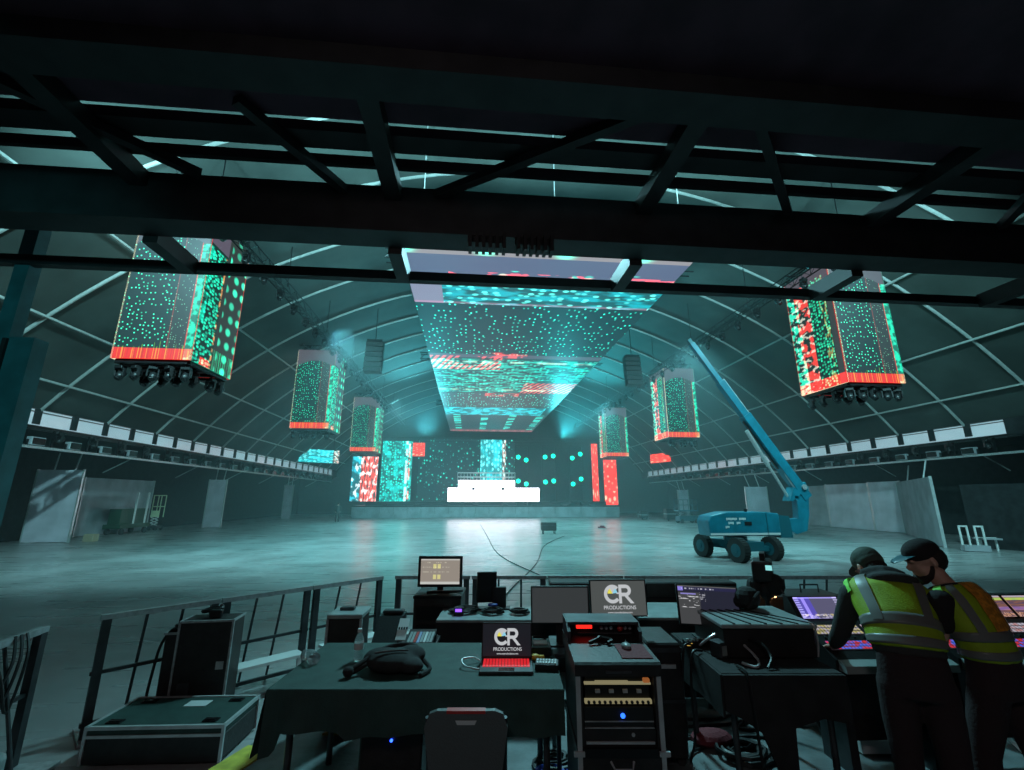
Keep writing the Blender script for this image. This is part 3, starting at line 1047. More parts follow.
def led_col(loc, w_, h_, mat, label, rz=0, lean=0.0, d=.6):
    root = thing('led_column', label, 'led screen', loc, rz, 'video columns on stage')
    MB().box(-w_ / 2 + .04, w_ / 2 - .04, .07, d, 0, h_ - .05).build('frame', 'blackmetal', root)
    MB().quadslab((-w_ / 2, 0, 0), (w_ / 2, 0, 0), (w_ / 2 + lean, 0, h_), (-w_ / 2 + lean, 0, h_), .05).build('screen', mat, root)
    return root


led_col((-12.9, 58, 1.76), 3.1, 5.4, 'col_mixed', 'red, white and blue video column at the end of the stage')
led_col((-9.1, 58.2, 1.76), 3.7, 7.4, 'col_teal', 'teal video column next to the red and white one')
led_col((3.1, 60.5, 1.76), 3.4, 8.0, 'col_centre', 'cyan video column rising behind the white booth')
led_col((16.2, 58, 1.76), .8, 7.3, 'col_red', 'narrow red video column on the stage')
led_col((18.0, 57.4, 1.33), 1.7, 5.6, 'col_red', 'wide red video column at the stage end beyond the boom lift')
led_col((-6.5, 58.5, 7.3), 1.5, 1.7, 'col_red', 'small red screen square hanging beside the teal column')
mb = MB()
root = thing('backdrop_screen', 'large dark backdrop dotted with teal light behind the stage', 'led screen', (0, 63.0, 1.3))
MB().quadslab((-7.0, 0, .5), (6.2, 0, .5), (6.2, 0, 8.8), (-7.0, 0, 8.8), .08).build('screen', 'col_back', root)
MB().box(-7.1, 6.3, .1, .3, .47, 8.9).build('frame', 'blackmetal', root)
# lamp towers with teal lamps
lamps = [(6.4, 7.43), (7.45, 7.05), (10.0, 7.46), (11.1, 7.61), (13.7, 7.36), (14.8, 7.9),
         (6.4, 4.31), (7.45, 3.93), (10.0, 4.2), (11.1, 4.33), (13.7, 3.95), (14.8, 4.6)]
names = ['upper pair beside the booth', 'upper pair in the middle', 'upper pair by the red column', 'lower pair beside the booth', 'lower pair in the middle', 'lower pair by the red column']
for q in range(3):
    x0 = (6.9, 10.55, 14.25)[q]
    root = thing('lamp_tower', ('black lamp tower nearest the white booth', 'middle one of the three black lamp towers on stage', 'black lamp tower next to the narrow red column')[q], 'truss', (x0, 60.3, 1.75), 0, 'lamp towers')
    mb = MB()
    for dx in (-.9, .9):
        mb.bar((dx, 0, 0), (dx, 0, 7.2), .12, .12)
    for z in (2.0, 5.2, 7.2):
        mb.bar((-.9, 0, z), (.9, 0, z), .1, .1)
    mb.build('frame', 'blackmetal', root)
for i, (x, z) in enumerate(lamps):
    root = thing('stage_lamp', 'teal glowing stage lamp, %s one of the %s' % (('first', 'second')[i % 2], names[i // 2]), 'stage light', (x, 60.0, z), 0, 'teal stage lamps')
    MB().cyl((0, .28, 0), (0, 0, 0), .14, .24, n=14).box(-.3, .3, .1, .16, -.05, .05).build('housing', 'black', root)
    MB().ball((0, 0, 0), .30, .16, .30, n=14).build('lens', 'teal_lens', root, smooth=True)  # lens enlarged past its housing to imitate the halo of light
# stage roof truss
root = thing('stage_truss', 'dark truss spanning above the back of the stage', 'truss', (2.5, 61.5, 9.6))
mb = MB()
for dz in (0, .5):
    mb.cyl((-16, 0, dz), (16, 0, dz), .04, n=6)
for k in range(32):
    mb.cyl((-16 + k, 0, 0), (-15 + k, 0, .5), .02, n=5)
for k in range(5):
    mb.cyl((-14 + k * 7, 0, .5), (-14 + k * 7, 0, roof_z(-11.5 + k * 7) - 9.7), .02, n=5)
mb.build('chord', 'blackmetal', root)

# tiny things on stage: monitors / crew
for i, (x, y) in enumerate(((5.9, 54.0), (7.2, 54.1), (9.9, 54.2), (12.4, 54.3), (13.6, 54.0))):
    root = thing('floor_monitor', 'dark wedge speaker at the front of the stage beyond the booth', 'speaker', (x, y, 1.32), 0, 'wedge speakers along the stage front')
    MB().prism([(-.3, 0), (.3, 0), (.3, .45), (-.1, .45)], -.4, .4, 'x').build('cabinet', 'black', root)
    MB().box(-.34, .34, -.24, -.2, .08, .34).build('grille', 'blackmetal', root)

# ------------------------------------------------------------------ side panels and partitions


def panel(name, label, p0, p1, h, mat='panel', group=None, brace=True):
    p0, p1 = Vector((*p0, 0)), Vector((*p1, 0))
    L = (p1 - p0).length
    rz = math.atan2(p1.y - p0.y, p1.x - p0.x)
    root = thing(name, label, 'wall panel', p0, rz, group)
    MB().box(0, L, 0, .06, 0.03, h).build('board', mat, root)
    MB().box(-.04, .03, -.02, .09, 0, h + .03).build('edge_post', 'alu', root)
    MB().box(L - .03, L + .04, -.02, .09, 0, h + .03).build('edge_post', 'alu', root)
    if brace:
        mb = MB()
        mb.cyl((L * .3, .1, h * .9), (L * .2, .5, h + .9), .035, n=6).cyl((L * .75, .1, h * .9), (L * .7, .5, h + .9), .035, n=6)
        mb.box(0, .15, .06, .9, 0, .08)
        mb.build('brace', 'alu', root)
    return root


panel('freestanding_panel', 'broad pale freestanding panel beside the dark post', (-21.95, 25.5), (-19.8, 25.5), 3.55)
panel('freestanding_panel', 'narrow pale panel standing past the scissor lift', (-19.7, 37), (-18.45, 37.0), 3.5)
panel('freestanding_panel', 'small distant pale panel standing nearest the far person', (-19.7, 51.5), (-18.8, 51.5), 3.5)
panel('freestanding_panel', 'big grey slanted panel behind the two people in vests', (26.6, 26.5), (21.1, 19.3), 3.1, 'greywall')
panel('freestanding_panel', 'small pinkish panel standing far behind the boom lift', (21.7, 46.5), (22.8, 46.5), 2.97)
panel('freestanding_panel', 'pale pinkish panel standing behind the boom lift body', (20.7, 33), (22.4, 33), 2.97)
panel('partition_wall', 'long grey partition along the wall behind the green cart', (-22, 28.6), (-22, 34.5), 3.3, 'greywall', brace=False)
panel('partition_wall', 'first of three grey partition boards behind the boom elbow', (27.7, 36.0), (27.6, 33.6), 3.1, 'greywall', 'grey partition boards', False)
panel('partition_wall', 'wide middle board of the three grey partition boards', (27.6, 33.5), (27.4, 29.5), 3.15, 'panel', 'grey partition boards', False)
panel('partition_wall', 'pinkish partition board next to the big slanted panel', (27.4, 29.4), (27.2, 26.9), 3.2, 'panel', 'grey partition boards', False)

# booth far right
root = thing('cabin', 'blue lit cabin with a white framed opening at the edge of the hall', 'cabin', (23.2, 17.2, 0), 0.25)
MB().box(0, 3, -.04, .04, 1.6, 2.75).build('upper_board', 'greywall', root)
mb = MB()
mb.box(-.05, .12, -.08, .08, 0, 1.62).box(-.05, 3, -.08, .08, 1.5, 1.64)
mb.build('opening_frame', 'white', root)
MB().box(0, .06, 0, 2.2, 0, 2.75).box(0, 3, 2.2, 2.26, 0, 2.75).build('side_wall', 'drape', root)
# ------------------------------------------------------------------ scissor lift and cart at the left
root = thing('personnel_lift', 'small lift with a lime white cage on crossed arms by the wall', 'lift', (-21.5, 34.6, 0))
root.scale = (.62, .7, .9)
mb = MB()
for x in (-.4, .4):
    for y in (-.35, .35):
        mb.bar((x, y, .95), (x, y, 2.6), .07, .07)
for z in (1.75, 2.58):
    for s_ in (-1, 1):
        mb.bar((-.4, s_ * .35, z), (.4, s_ * .35, z), .07, .07).bar((s_ * .4, -.35, z), (s_ * .4, .35, z), .07, .07)
mb.box(-.42, .42, -.4, -.34, .98, 1.45)
mb.build('cage', 'limepaint', root)
mb = MB()
for k in range(3):
    z = .35 + k * .2
    mb.bar((-.4, -.3, z), (.4, -.3, z + .2), .06, .05).bar((.4, -.3, z), (-.4, -.3, z + .2), .06, .05)
mb.build('scissor_arm', 'white', root)
MB().box(-.45, .45, -.4, .4, .15, .38, .02).build('chassis', 'darksteel', root)
for x in (-.35, .35):
    for y in (-.4, .4):
        MB().cyl((x, y - .05, .15), (x, y + .05, .15), .15, n=14).build('wheel', 'rubber', root)
root = thing('platform_trolley', 'dark green platform trolley with two white uprights by the partition', 'trolley', (-21.3, 31.6, 0), PI / 2)
MB().box(-1.3, 1.3, -.5, .5, .35, .6, .02).build('deck', 'green', root)
MB().box(-1.2, 1.2, -.35, .35, .6, 1.5, .02).build('load_cover', 'green', root)
for x in (-.3, .7):
    MB().box(x - .04, x + .04, -.55, -.48, .6, 2.5).build('upright', 'white', root)
for x in (-1, 1):
    for y in (-.4, .4):
        MB().cyl((x, y - .06, .17), (x, y + .06, .17), .17, n=14).build('wheel', 'rubber', root)
o = MB().box(-.24, .24, -.2, .2, 0, .36, .02).box(-.25, .25, -.05, .05, .16, .37).build('cardboard_box', 'cardboard', loc=(-19.2, 26.1, 0))
tag(o, 'small cardboard box on the floor at the foot of the broad pale panel', 'box')
# person in distance
# boxes by the far right wall
for i, (x, y, s_, lab) in enumerate(((19.6, 44, .9, 'dark flight case standing beside the far pinkish panel'), (18.2, 47.5, .6, 'lower dark case on the floor between stage end and far pinkish panel'))):
    root = thing('flight_case', lab, 'case', (x, y, 0))
    MB().box(-s_ * .6, s_ * .6, -.4, .4, .12, s_ + .25, .02).build('body', 'ply', root)
    MB().box(-s_ * .62, s_ * .62, -.42, .42, s_ * .7, s_ * .7 + .06).build('edge_trim', 'alu', root)
    for dx in (-.4, .4):
        MB().cyl((dx * s_, -.3, .06), (dx * s_, -.24, .06), .06, n=10).build('castor', 'rubber', root)
# white hand trolleys near right wall
for i, (x, y, lab) in enumerate(((21.0, 17.9, 'white framed trolley standing beside the big slanted grey panel'), (22.0, 18.2, 'low white framed stool beside the white trolley'))):
    root = thing('hand_trolley' if i == 0 else 'stool', lab, 'trolley' if i == 0 else 'stool', (x, y, 0), -.5)
    h_ = (1.0, .5)[i]
    mb = MB()
    for xx in ((-.4, -.15, .1, .35) if i == 0 else (-.25, .25)):
        mb.bar((xx, 0, .25 if i == 0 else 0), (xx, 0, h_), .06, .06)
    mb.bar((-.43, 0, h_), (-.12, 0, h_), .06, .06)
    mb.bar((.07 if i == 0 else -.28, 0, h_), (.38 if i == 0 else .28, 0, h_), .06, .06)
    mb.build('frame', 'white', root)
    MB().box(-.42, .4, -.2, .2, .02 if i == 0 else h_ - .06, .25 if i == 0 else h_).build('base', 'greywall', root)

# ------------------------------------------------------------------ boom lift
root = thing('boom_lift', 'teal articulated boom lift with raised arm on the hall floor', 'boom lift', (9.85, 16.7, 0))
root.scale = (.94, 1, 1)
# chassis axes
ca = Vector((0.23, -0.97, 0)).normalized()
cb = Vector((0.97, 0.23, 0))


def cp(a_, b_, z):
    v = ca * a_ + cb * b_
    return (v.x, v.y, z)


mb = MB()
mb.bar(cp(-.95, 0, .5), cp(.95, 0, .5), .75, .3)
mb.bar(cp(-.85, -.7, .42), cp(-.85, .7, .42), .16, .16).bar(cp(.85, -.7, .42), cp(.85, .7, .42), .16, .16)
mb.cyl((0, 0, .6), (0, 0, .78), .42, n=20)
mb.build('chassis', 'liftdark', root)
for i, (sa, sb) in enumerate(((-1, -1), (1, -1), (1, 1), (-1, 1))):
    c = Vector(cp(sa * .88, sb * .8, .4))
    ax = cb * .14
    wb = MB()
    wb.cyl(c - ax, c + ax, .40, n=26)
    for k in range(26):
        t = 2 * PI * k / 26
        d = ca * math.cos(t) * .40 + Vector((0, 0, math.sin(t) * .40))
        wb.bar(c + d - ax * .95, c + d + ax * .95, .05, .04, up=d)
    wo = wb.build('wheel', 'rubber', root)
    hb_ = MB()
    hb_.cyl(c - ax * 1.06, c + ax * 1.06, .22, n=18)
    hb_.cyl(c - ax * 1.25, c + ax * 1.25, .09, n=12)
    hb_.build('hub', 'liftdark', wo)
# turntable body (length along X)
bx = MB()
prof = [(-1.30, .82), (-1.34, 1.35), (-1.22, 1.52), (-.55, 1.66), (1.05, 1.66), (1.55, 1.60), (1.55, .82)]
bx.prism(prof, -.55, .35, 'y')
bd = bx.build('engine_hood', 'lift', root)
bv = bd.modifiers.new('bevel', 'BEVEL')
bv.width = .05
bv.segments = 3
MB().box(-1.30, 1.5, -.57, -.545, .86, .93).build('hood_stripe', 'whiteplastic', bd)
mb = MB()
for (xa, xb, z) in ((-.62, -.18, 1.42), (-.10, .22, 1.42), (-.55, -.28, 1.28), (-.22, -.02, 1.28), (-.68, -.5, 1.14)):
    n_ = int((xb - xa) / .055)
    for k in range(n_):
        mb.box(xa + k * .055, xa + k * .055 + .035, -.565, -.548, z - (.035 if k % 3 else .05), z + .035)
mb.build('lettering', 'white', bd)
MB().box(.10, .38, -.57, -.548, 1.2, 1.32, .0).build('badge', 'black', bd)
MB().box(1.0, 1.03, -.57, .36, .84, 1.63).build('panel_seam', 'liftdark', bd)
MB().box(.28, .38, -.4, -.3, 1.66, 1.78, .02).build('beacon', 'black', bd)
bx = MB()
bx.prism([(1.55, .75), (1.55, 1.55), (2.0, 1.5), (2.05, .75)], -.5, .4, 'y')
bx.build('counterweight', 'liftdark', root)
# rear elbow and pivot
el = MB()
el.prism([(2.0, 1.05), (2.05, 1.38), (2.5, 1.42), (2.55, 2.05), (2.38, 2.25), (2.45, 2.45), (3.0, 2.75), (3.12, 2.55), (2.98, 1.55), (2.8, .98), (2.35, .86)], -.35, -.05, 'y')
eo = el.build('riser_elbow', 'lift', root)
MB().prism([(2.2, 2.05), (2.45, 2.55), (2.72, 2.35), (2.6, 2.2), (2.45, 2.25), (2.38, 2.05)], -.42, .02, 'y').build('pivot_bracket', 'lift', root)
MB().cyl((2.9, -.45, 2.55), (2.9, .05, 2.55), .1, n=14).build('pivot_pin', 'steel', root)
# main boom, pivot near (12.65, 16.5, 2.6) to tip (8.5, 16.3, 8.3)
pA = Vector((3.05, -.2, 2.15))
pB = Vector((-1.10, -.2, 8.2))
bdir = (pB - pA)
for nm, t0, t1, wd, mt in (('outer_boom', 0.0, .52, .36, 'lift'), ('middle_boom', .50, .74, .28, 'lift'), ('inner_boom', .73, 1.0, .2, 'lift')):
    MB().bar(pA + bdir * t0, pA + bdir * t1, wd, wd, up=(0, 1, 0)).build(nm, mt, root)
off = Vector((.83, 0, .57)) * .22
MB().bar(pA + bdir * .03 + off, pA + bdir * .74 + off, .05, .05, up=(0, 1, 0)).build('hose_rail', 'steel', root)
MB().bar(pA + bdir * .2 - off, pA + bdir * .50 - off, .03, .1, up=(0, 1, 0)).build('hose_carrier', 'black', root)
MB().cyl((2.3, -.2, 2.2), (.9, -.2, 4.7), .05, n=10).cyl((1.65, -.2, 3.35), (.9, -.2, 4.7), .08, n=10).build('lift_cylinder', 'steel', root)
MB().cyl((2.6, -.3, 2.45), (1.35, -.3, 4.6), .035, n=8).build('level_cylinder', 'alu', root)
MB().bar(pB, pB + Vector((-.12, 0, .17)), .15, .15, up=(0, 1, 0)).build('boom_head', 'liftdark', root)

# second machine behind
root = thing('scissor_lift', 'folded blue scissor lift parked far off by the wall just past the boom lift body', 'lift', (19.3, 40.0, 0), .1)
MB().box(-.9, .9, -.4, .4, .2, .6, .03).build('chassis', 'liftdark', root)
mb = MB()
for k in range(3):
    mb.bar((-.8, -.35, .65 + k * .12), (.8, -.35, .77 + k * .12), .05, .05).bar((.8, .35, .65 + k * .12), (-.8, .35, .77 + k * .12), .05, .05)
mb.build('scissor_arm', 'darksteel', root)
MB().box(-.95, .95, -.4, .4, 1.02, 1.1).build('platform', 'lift', root)
mb = MB()
for x in (-.9, 0, .9):
    for y in (-.38, .38):
        mb.bar((x, y, 1.1), (x, y, 2.0), .04, .04)
for y in (-.38, .38):
    for z in (1.55, 2.0):
        mb.bar((-.9, y, z), (.9, y, z), .04, .04)
mb.build('guard_rail', 'liftdark', root)
for x in (-.7, .7):
    for y in (-.36, .36):
        MB().cyl((x, y - .06, .18), (x, y + .06, .18), .18, n=14).build('wheel', 'rubber', root)

# ------------------------------------------------------------------ things on the hall floor
root = thing('flight_case', 'small black case standing alone in the middle of the hall floor', 'case', (4.95, 28.8, 0))
root.scale = (.85, .85, .8)
MB().box(-.52, .52, -.32, .32, .26, .85, .02).build('body', 'ply', root)
MB().box(-.54, .54, -.34, .34, .62, .67).build('edge_trim', 'darksteel', root)
for dx in (-.42, .42):
    for dy in (-.24, .24):
        MB().cyl((dx, dy, .26), (dx, dy, .12), .03, n=8).cyl((dx - .025, dy, .075), (dx + .025, dy, .075), .075, n=12).build('castor', 'rubber', root)
o = MB().tube(wiggle([(0.3, 8.4, .012), (1.0, 11.5, .012), (2.3, 16, .012), (3.6, 22, .012), (5.6, 27.2, .012)], 8), .014, 6).build('floor_cable', 'cable')
tag(o, 'long dark cable slanting across the hall floor towards the small case', 'cable')
o = MB().tube(wiggle([(2.9, 10.5, .012), (2.0, 14.0, .012), (1.2, 19.0, .012), (1.1, 28, .012), (1.0, 40, .012)], 8), .012, 6).build('floor_cable', 'cable')
tag(o, 'thin dark cable crossing the other one on the hall floor', 'cable')
o = MB().box(-.25, .25, -.2, .2, .0, .1, .03).box(-.1, .2, -.1, .1, .1, .18, .02).build('tool_bag', 'maroon', loc=(9.8, 34.0, 0))
tag(o, 'tiny red tool bag lying on the hall floor before the red columns', 'bag')


# ------------------------------------------------------------------ front-of-house tent frame
def beam(x0, x1, y0, y1, z0, z1, mat='beam'):
    return trim(MB().box(x0, x1, y0, y1, z0, z1), mat)


beam(-11, 12, 4.0, 4.25, 4.70, 5.19)                    # main cross beam
beam(-11, 12, 3.97, 4.28, 4.67, 4.71)                   # its lower flange
beam(-11, 12, 4.94, 5.04, 4.65, 4.76)                   # thin outer beam
beam(-11, 12, 3.72, 3.77, 5.19, 5.29)
beam(-11, 12, 3.33, 3.54, 5.19, 5.29)
beam(-11, 12, -4.0, 3.197, 5.19, 5.29, 'tarp')
beam(-11, 12, 2.53, 2.82, 5.02, 5.19)
for X in (-3.2, -.82, 1.75, 4.35, 6.75, -5.6):
    beam(X - .07, X + .07, 4.28, 4.94, 4.60, 4.78)
    beam(X - .08, X + .08, 2.82, 4.0, 5.03, 5.18)
trim(MB().bar((-1.30, 4.0, 5.12), (-1.85, 3.0, 5.12), .08, .08), 'beam')
trim(MB().bar((-.40, 4.0, 5.12), (1.3, 2.85, 5.12), .08, .08), 'beam')
trim(MB().bar((3.35, 3.95, 5.12), (2.3, 2.85, 5.12), .08, .08), 'beam')
trim(MB().bar((5.9, 3.95, 5.12), (5.2, 2.85, 5.12), .08, .08), 'beam')
trim(MB().bar((-2.6, 3.9, 5.12), (-3.6, 2.9, 5.12), .08, .08), 'beam')
# post
trim(MB().box(-5.55, -4.62, 4.95, 5.12, 0, 3.80), 'post')
trim(MB().box(-4.90, -4.86, 4.92, 4.95, 0, 3.78), 'beam')
trim(MB().box(-5.05, -4.90, 4.98, 5.12, 3.80, 5.15), 'post')
trim(MB().box(8.2, 8.9, 4.95, 5.25, 0, 5.1), 'post')
for i, x0 in enumerate((-.06, .41)):
    root = thing('cable_comb', ('dark toothed clamp comb on the cross beam, the one above the post side', 'dark toothed clamp comb on the cross beam, next to its twin')[i], 'clamp', (x0, 4.0, 4.52), 0, 'clamp combs')
    for k in range(6):
        MB().box(k * .066, k * .066 + .032, -.12, .02, -.03, .14).build('tooth', 'black', root)
    MB().box(-.01, .37, -.02, .02, .08, .16).build('bar', 'black', root)

# ------------------------------------------------------------------ riser
mb = MB()
mb.prism([(-1.95, 3.2), (-1.62, 4.05), (-1.0, 5.6), (6.6, 4.9), (7.5, -3.0), (-2.2, -3.0)], 0.0, RISER, 'z')
rs = mb.build('floor_2', 'floor_foh')
rs['kind'] = 'structure'
o = MB().prism([(-1.93, 3.25), (-1.60, 4.08), (-1.40, 4.02), (-1.73, 3.19)], RISER, RISER + .012, 'z').build('edge_tape', 'yellowtape')
tag(o, 'yellow strip along the open edge of the raised floor beside the table', 'tape')
o = MB().prism([(-1.10, 4.20), (-1.0, 4.33), (-.55, 4.29), (-.60, 4.15)], RISER, RISER + .012, 'z').build('edge_tape', 'yellowtape')
tag(o, 'yellow strip on the floor seen between the table legs', 'tape')

# ------------------------------------------------------------------ barriers
RA = R(-5.3)


def make_barrier(L, label, group, tread=True):
    root = thing('crowd_barrier', label, 'barrier', (0, 0, 0), 0, group)
    MB().bar((0, 0, 1.04), (L, 0, 1.04), .05, .05).build('top_rail', 'steel', root)
    for x in (.05, L - .05):
        MB().box(x - .035, x + .035, -.03, .03, .03, 1.02).build('post', 'darksteel', root)
    MB().bar((0, 0, .56), (L, 0, .56), .03, .03).build('cross_rail', 'darksteel', root)
    MB().bar((0, 0, .14), (L, 0, .14), .035, .035).build('cross_rail', 'darksteel', root)
    for x in (L * .36, L * .66):
        MB().cyl((x, -.01, 1.02), (x, .26, .03), .014, n=8).build('brace', 'darksteel', root)
    MB().box(.0, L, -.12, .32, .005, .03).build('base_plate', 'steel', root)
    if tread:
        MB().box(.12, L - .12, -.26, -.04, .34, .37).box(.14, .18, -.22, -.18, 0, .34).box(L - .18, L - .14, -.22, -.18, 0, .34).build('step_tread', 'white', root)
    return root


LB = math.atan2(2.04, 2.30)
u_ = Vector((math.cos(LB), math.sin(LB), 0))
b0 = make_barrier(1.0, 'steel barrier of the slanting run, the end unit behind the low flight case', 'slanting barrier run', False)
b0.location = (-3.48, 5.06, 0)
b0.rotation_euler = (0, 0, LB)
b1 = make_barrier(1.0, 'steel barrier of the slanting run, the middle unit behind the tall amplifier case', 'slanting barrier run')
b1.location = Vector((-3.48, 5.06, 0)) + u_ * 1.02
b1.rotation_euler = (0, 0, LB)
dup(b1, Vector((-3.48, 5.06, 0)) + u_ * 2.04, LB, 'steel barrier of the slanting run, the unit meeting the straight run at the corner')
labs = ['steel barrier of the straight run, first unit from the corner', 'steel barrier of the straight run, behind the beige monitor',
        'steel barrier of the straight run, behind the coiled cables and small black screen', 'steel barrier of the straight run, behind the logo monitor',
        'steel barrier of the straight run, behind the long black cases', 'steel barrier of the straight run, behind the camera on its tripod', 'steel barrier of the straight run, behind the person in the grey green cap']
for k in range(6):
    p = Vector((-1.03, 7.10, 0)) + Vector((math.cos(RA), math.sin(RA), 0)) * 1.10 * k
    r_ = dup(b1, p, RA, labs[k], 'straight barrier run')
    r_.scale = (1.08, 1, 1)
# sheeted barriers turning back along the consoles
bs = thing('sheeted_barrier', 'grey sheeted barrier behind the heads of the two people', 'barrier', (5.66, 6.40, 0), R(-62), 'sheeted barriers')
MB().bar((0, 0, 1.04), (1.1, 0, 1.04), .05, .05).build('top_rail', 'steel', bs)
MB().box(.03, 1.07, -.01, .01, .1, 1.0).build('sheet', 'teallid', bs)
for x in (.03, 1.07):
    MB().box(x - .03, x + .03, -.03, .03, 0, 1.02).build('post', 'darksteel', bs)
MB().box(0, 1.1, -.3, .2, .005, .03).build('base_plate', 'steel', bs)
dup(bs, (6.21, 5.36, 0), R(-86), 'grey sheeted barrier behind the far console at the edge')
# barrier standing at the side of the photographer
n0 = make_barrier(1.1, 'steel barrier with dark cables hung on it, standing apart by itself', 'barriers standing apart', False)
n0.location = (-3.66, 4.70, 0)
n0.rotation_euler = (0, 0, R(-84))
dup(n0, (-3.54, 3.55, 0), R(-84), 'steel barrier behind the one hung with cables, out at the edge')
mb = MB()
for k in range(3):
    mb.tube(wiggle([(-3.60, 4.45 - k * .05, 1.07), (-3.52, 4.4 - k * .06, .9), (-3.50, 4.3 - k * .06, .55 + .1 * k), (-3.48, 4.15 - k * .05, .85), (-3.55, 4.05 - k * .05, 1.08), (-3.66, 4.08 - k * .05, .7), (-3.66, 4.3, .6)], 6), .011, 6)
o = mb.build('hanging_cable', 'cable')
tag(o, 'dark bundle of cables slung over the lone barrier', 'cable')
o = MB().box(-.22, .22, -.16, .16, 0, .28, .05, seg=2).build('grey_sack', 'teallid', loc=(-3.62, 4.15, 0.03))
tag(o, 'pale grey sack lying at the foot of the lone barrier', 'bag')

# ------------------------------------------------------------------ flight cases on the left
root = thing('flight_case', 'low wide flight case with pale edges lying before the slanting barrier', 'case', (-2.56, 4.91, 0), R(-3))
MB().box(-.56, .56, -.29, .29, .02, .22, .008).build('body', 'ply', root)
MB().box(-.56, .56, -.29, .29, .225, .29, .008).build('lid', M['tabletop_cloth'], root)
mb = MB()
for y in (-.29, .29):
    mb.box(-.57, .57, y - .012, y + .012, .272, .298)
    mb.box(-.57, .57, y - .008, y + .008, .21, .232)
for x in (-.56, .56):
    mb.box(x - .012, x + .012, -.29, .29, .272, .298)
    mb.box(x - .012, x + .012, -.3, -.28, .02, .29).box(x - .012, x + .012, .28, .3, .02, .29)
mb.build('edge_trim', 'alu', root)
for x in (-.4, .4):
    for y in (-.2, .2):
        MB().box(x - .06, x + .06, y - .035, y + .035, .29, .30).box(x - .04, x + .04, y - .02, y + .02, .295, .306).build('dish', 'gloss', root)
MB().box(-.02, .18, .08, .20, .29, .294).build('label_plate', 'whiteplastic', root)

root = thing('amplifier_case', 'tall black amplifier case with cables on top before the slanting barrier', 'case', (-2.64, 5.47, .03), R(4))
MB().box(-.26, .24, -.14, .16, .0, .90, .012).build('body', 'ply', root)
MB().box(-.40, -.265, -.10, .12, .0, .79, .012).build('side_pack', 'ply', root)
mb = MB()
for x in (-.26, .24):
    mb.box(x - .01, x + .01, -.15, -.13, 0, .9)
mb.box(-.27, .25, -.15, -.13, .885, .905).box(-.27, -.25, -.14, .16, .885, .905).box(.23, .25, -.14, .16, .885, .905)
mb.box(-.41, -.265, -.11, -.09, .775, .795).box(-.41, -.39, -.1, .12, .775, .795)
mb.build('edge_trim', 'steel', root)
MB().box(.13, .20, -.152, -.14, .45, .52).build('catch', 'alu', root)
MB().box(-.20, -.09, -.148, -.14, .22, .34).build('data_plate', 'darksteel', root)
mb = MB()
mb.tube(wiggle([(0, 0, .93), (.08, .05, .95), (.0, .1, .97), (-.1, .05, .95), (-.04, -.03, .96), (.1, 0, .98), (.06, .08, .99)], 6), .02, 6)
mb.box(.02, .14, -.08, -.03, .90, .98, .01)
o = mb.build('cable_bundle', 'cable', loc=(-2.70, 5.5, .03))
tag(o, 'tangle of black cable lying on top of the tall amplifier case', 'cable')
o = MB().tube(wiggle([(-2.92, 5.40, .84), (-2.98, 5.36, .85), (-3.07, 5.36, .7), (-3.10, 5.34, .4), (-3.12, 5.32, .045), (-3.15, 5.27, .045)], 8), .014, 6).build('cable', 'cable')
tag(o, 'black cable running down the side of the tall amplifier case', 'cable')
o = MB().tube(wiggle([(-3.0, 5.40, .835), (-2.95, 5.42, .84), (-2.93, 5.5, .85), (-3.0, 5.47, .86), (-2.96, 5.40, .865)], 8), .02, 6).build('cable', 'cable')
tag(o, 'coil of black cable on the lower pack of the amplifier case', 'cable')

# ------------------------------------------------------------------ main table
TZ = 1.09
tb = thing('folding_table', 'long folding table under a dark cloth carrying the laptop', 'table', (-.15, 3.38, RISER), RA)
MB().box(-.91, .74, -.40, .40, .70, .725).build('table_top', 'greywall', tb)
for x in (-.82, .66):
    for y in (-.34, .34):
        MB().cyl((x, y, 0), (x, y, .7), .02, n=10).build('leg', 'darksteel', tb)
cl = MB()
cl.box(-.94, .76, -.43, .43, .727, .738, .004)
fr = [(-.965, .735)]
hem = [(-.965, .40), (-.86, .42), (-.84, .53), (-.5, .54), (-.46, .50), (-.2, .52), (.1, .53), (.4, .51), (.7, .52), (.965, .50)]
N_ = 60


def hemz(x):
    for (a_, za), (b_, zb) in zip(hem, hem[1:]):
        if a_ <= x <= b_:
            return za + (zb - za) * (x - a_) / (b_ - a_)
    return .52


rows = []
for i in range(N_ + 1):
    x = -.94 + 1.70 * i / N_
    z1 = hemz(x)
    for side in (0,):
        rows.append([(x, -.432 - .018 * t * (1 + math.sin(x * 23) * .8) - t * .01, .735 + (z1 - .735) * t) for t in (0, .33, .66, 1)])
vs_ = [[cl.bm.verts.new(p) for p in r] for r in rows]
vb_ = [[cl.bm.verts.new((p[0], p[1] + .006, p[2])) for p in r] for r in rows]
for i in range(N_):
    for k in range(3):
        cl.bm.faces.new((vs_[i][k], vs_[i + 1][k], vs_[i + 1][k + 1], vs_[i][k + 1]))
        cl.bm.faces.new((vb_[i + 1][k], vb_[i][k], vb_[i][k + 1], vb_[i + 1][k + 1]))
    cl.bm.faces.new((vs_[i][3], vs_[i + 1][3], vb_[i + 1][3], vb_[i][3]))
rows = []
for i in range(25):
    y = -.432 + .864 * i / 24
    z1 = .40 + .10 * i / 24
    rows.append([(-.942 - t * .03 * (1 + .7 * math.sin(y * 25)), y, .735 + (z1 - .735) * t) for t in (0, .33, .66, 1)])
vs_ = [[cl.bm.verts.new(p) for p in r] for r in rows]
vb_ = [[cl.bm.verts.new((p[0] + .006, p[1], p[2])) for p in r] for r in rows]
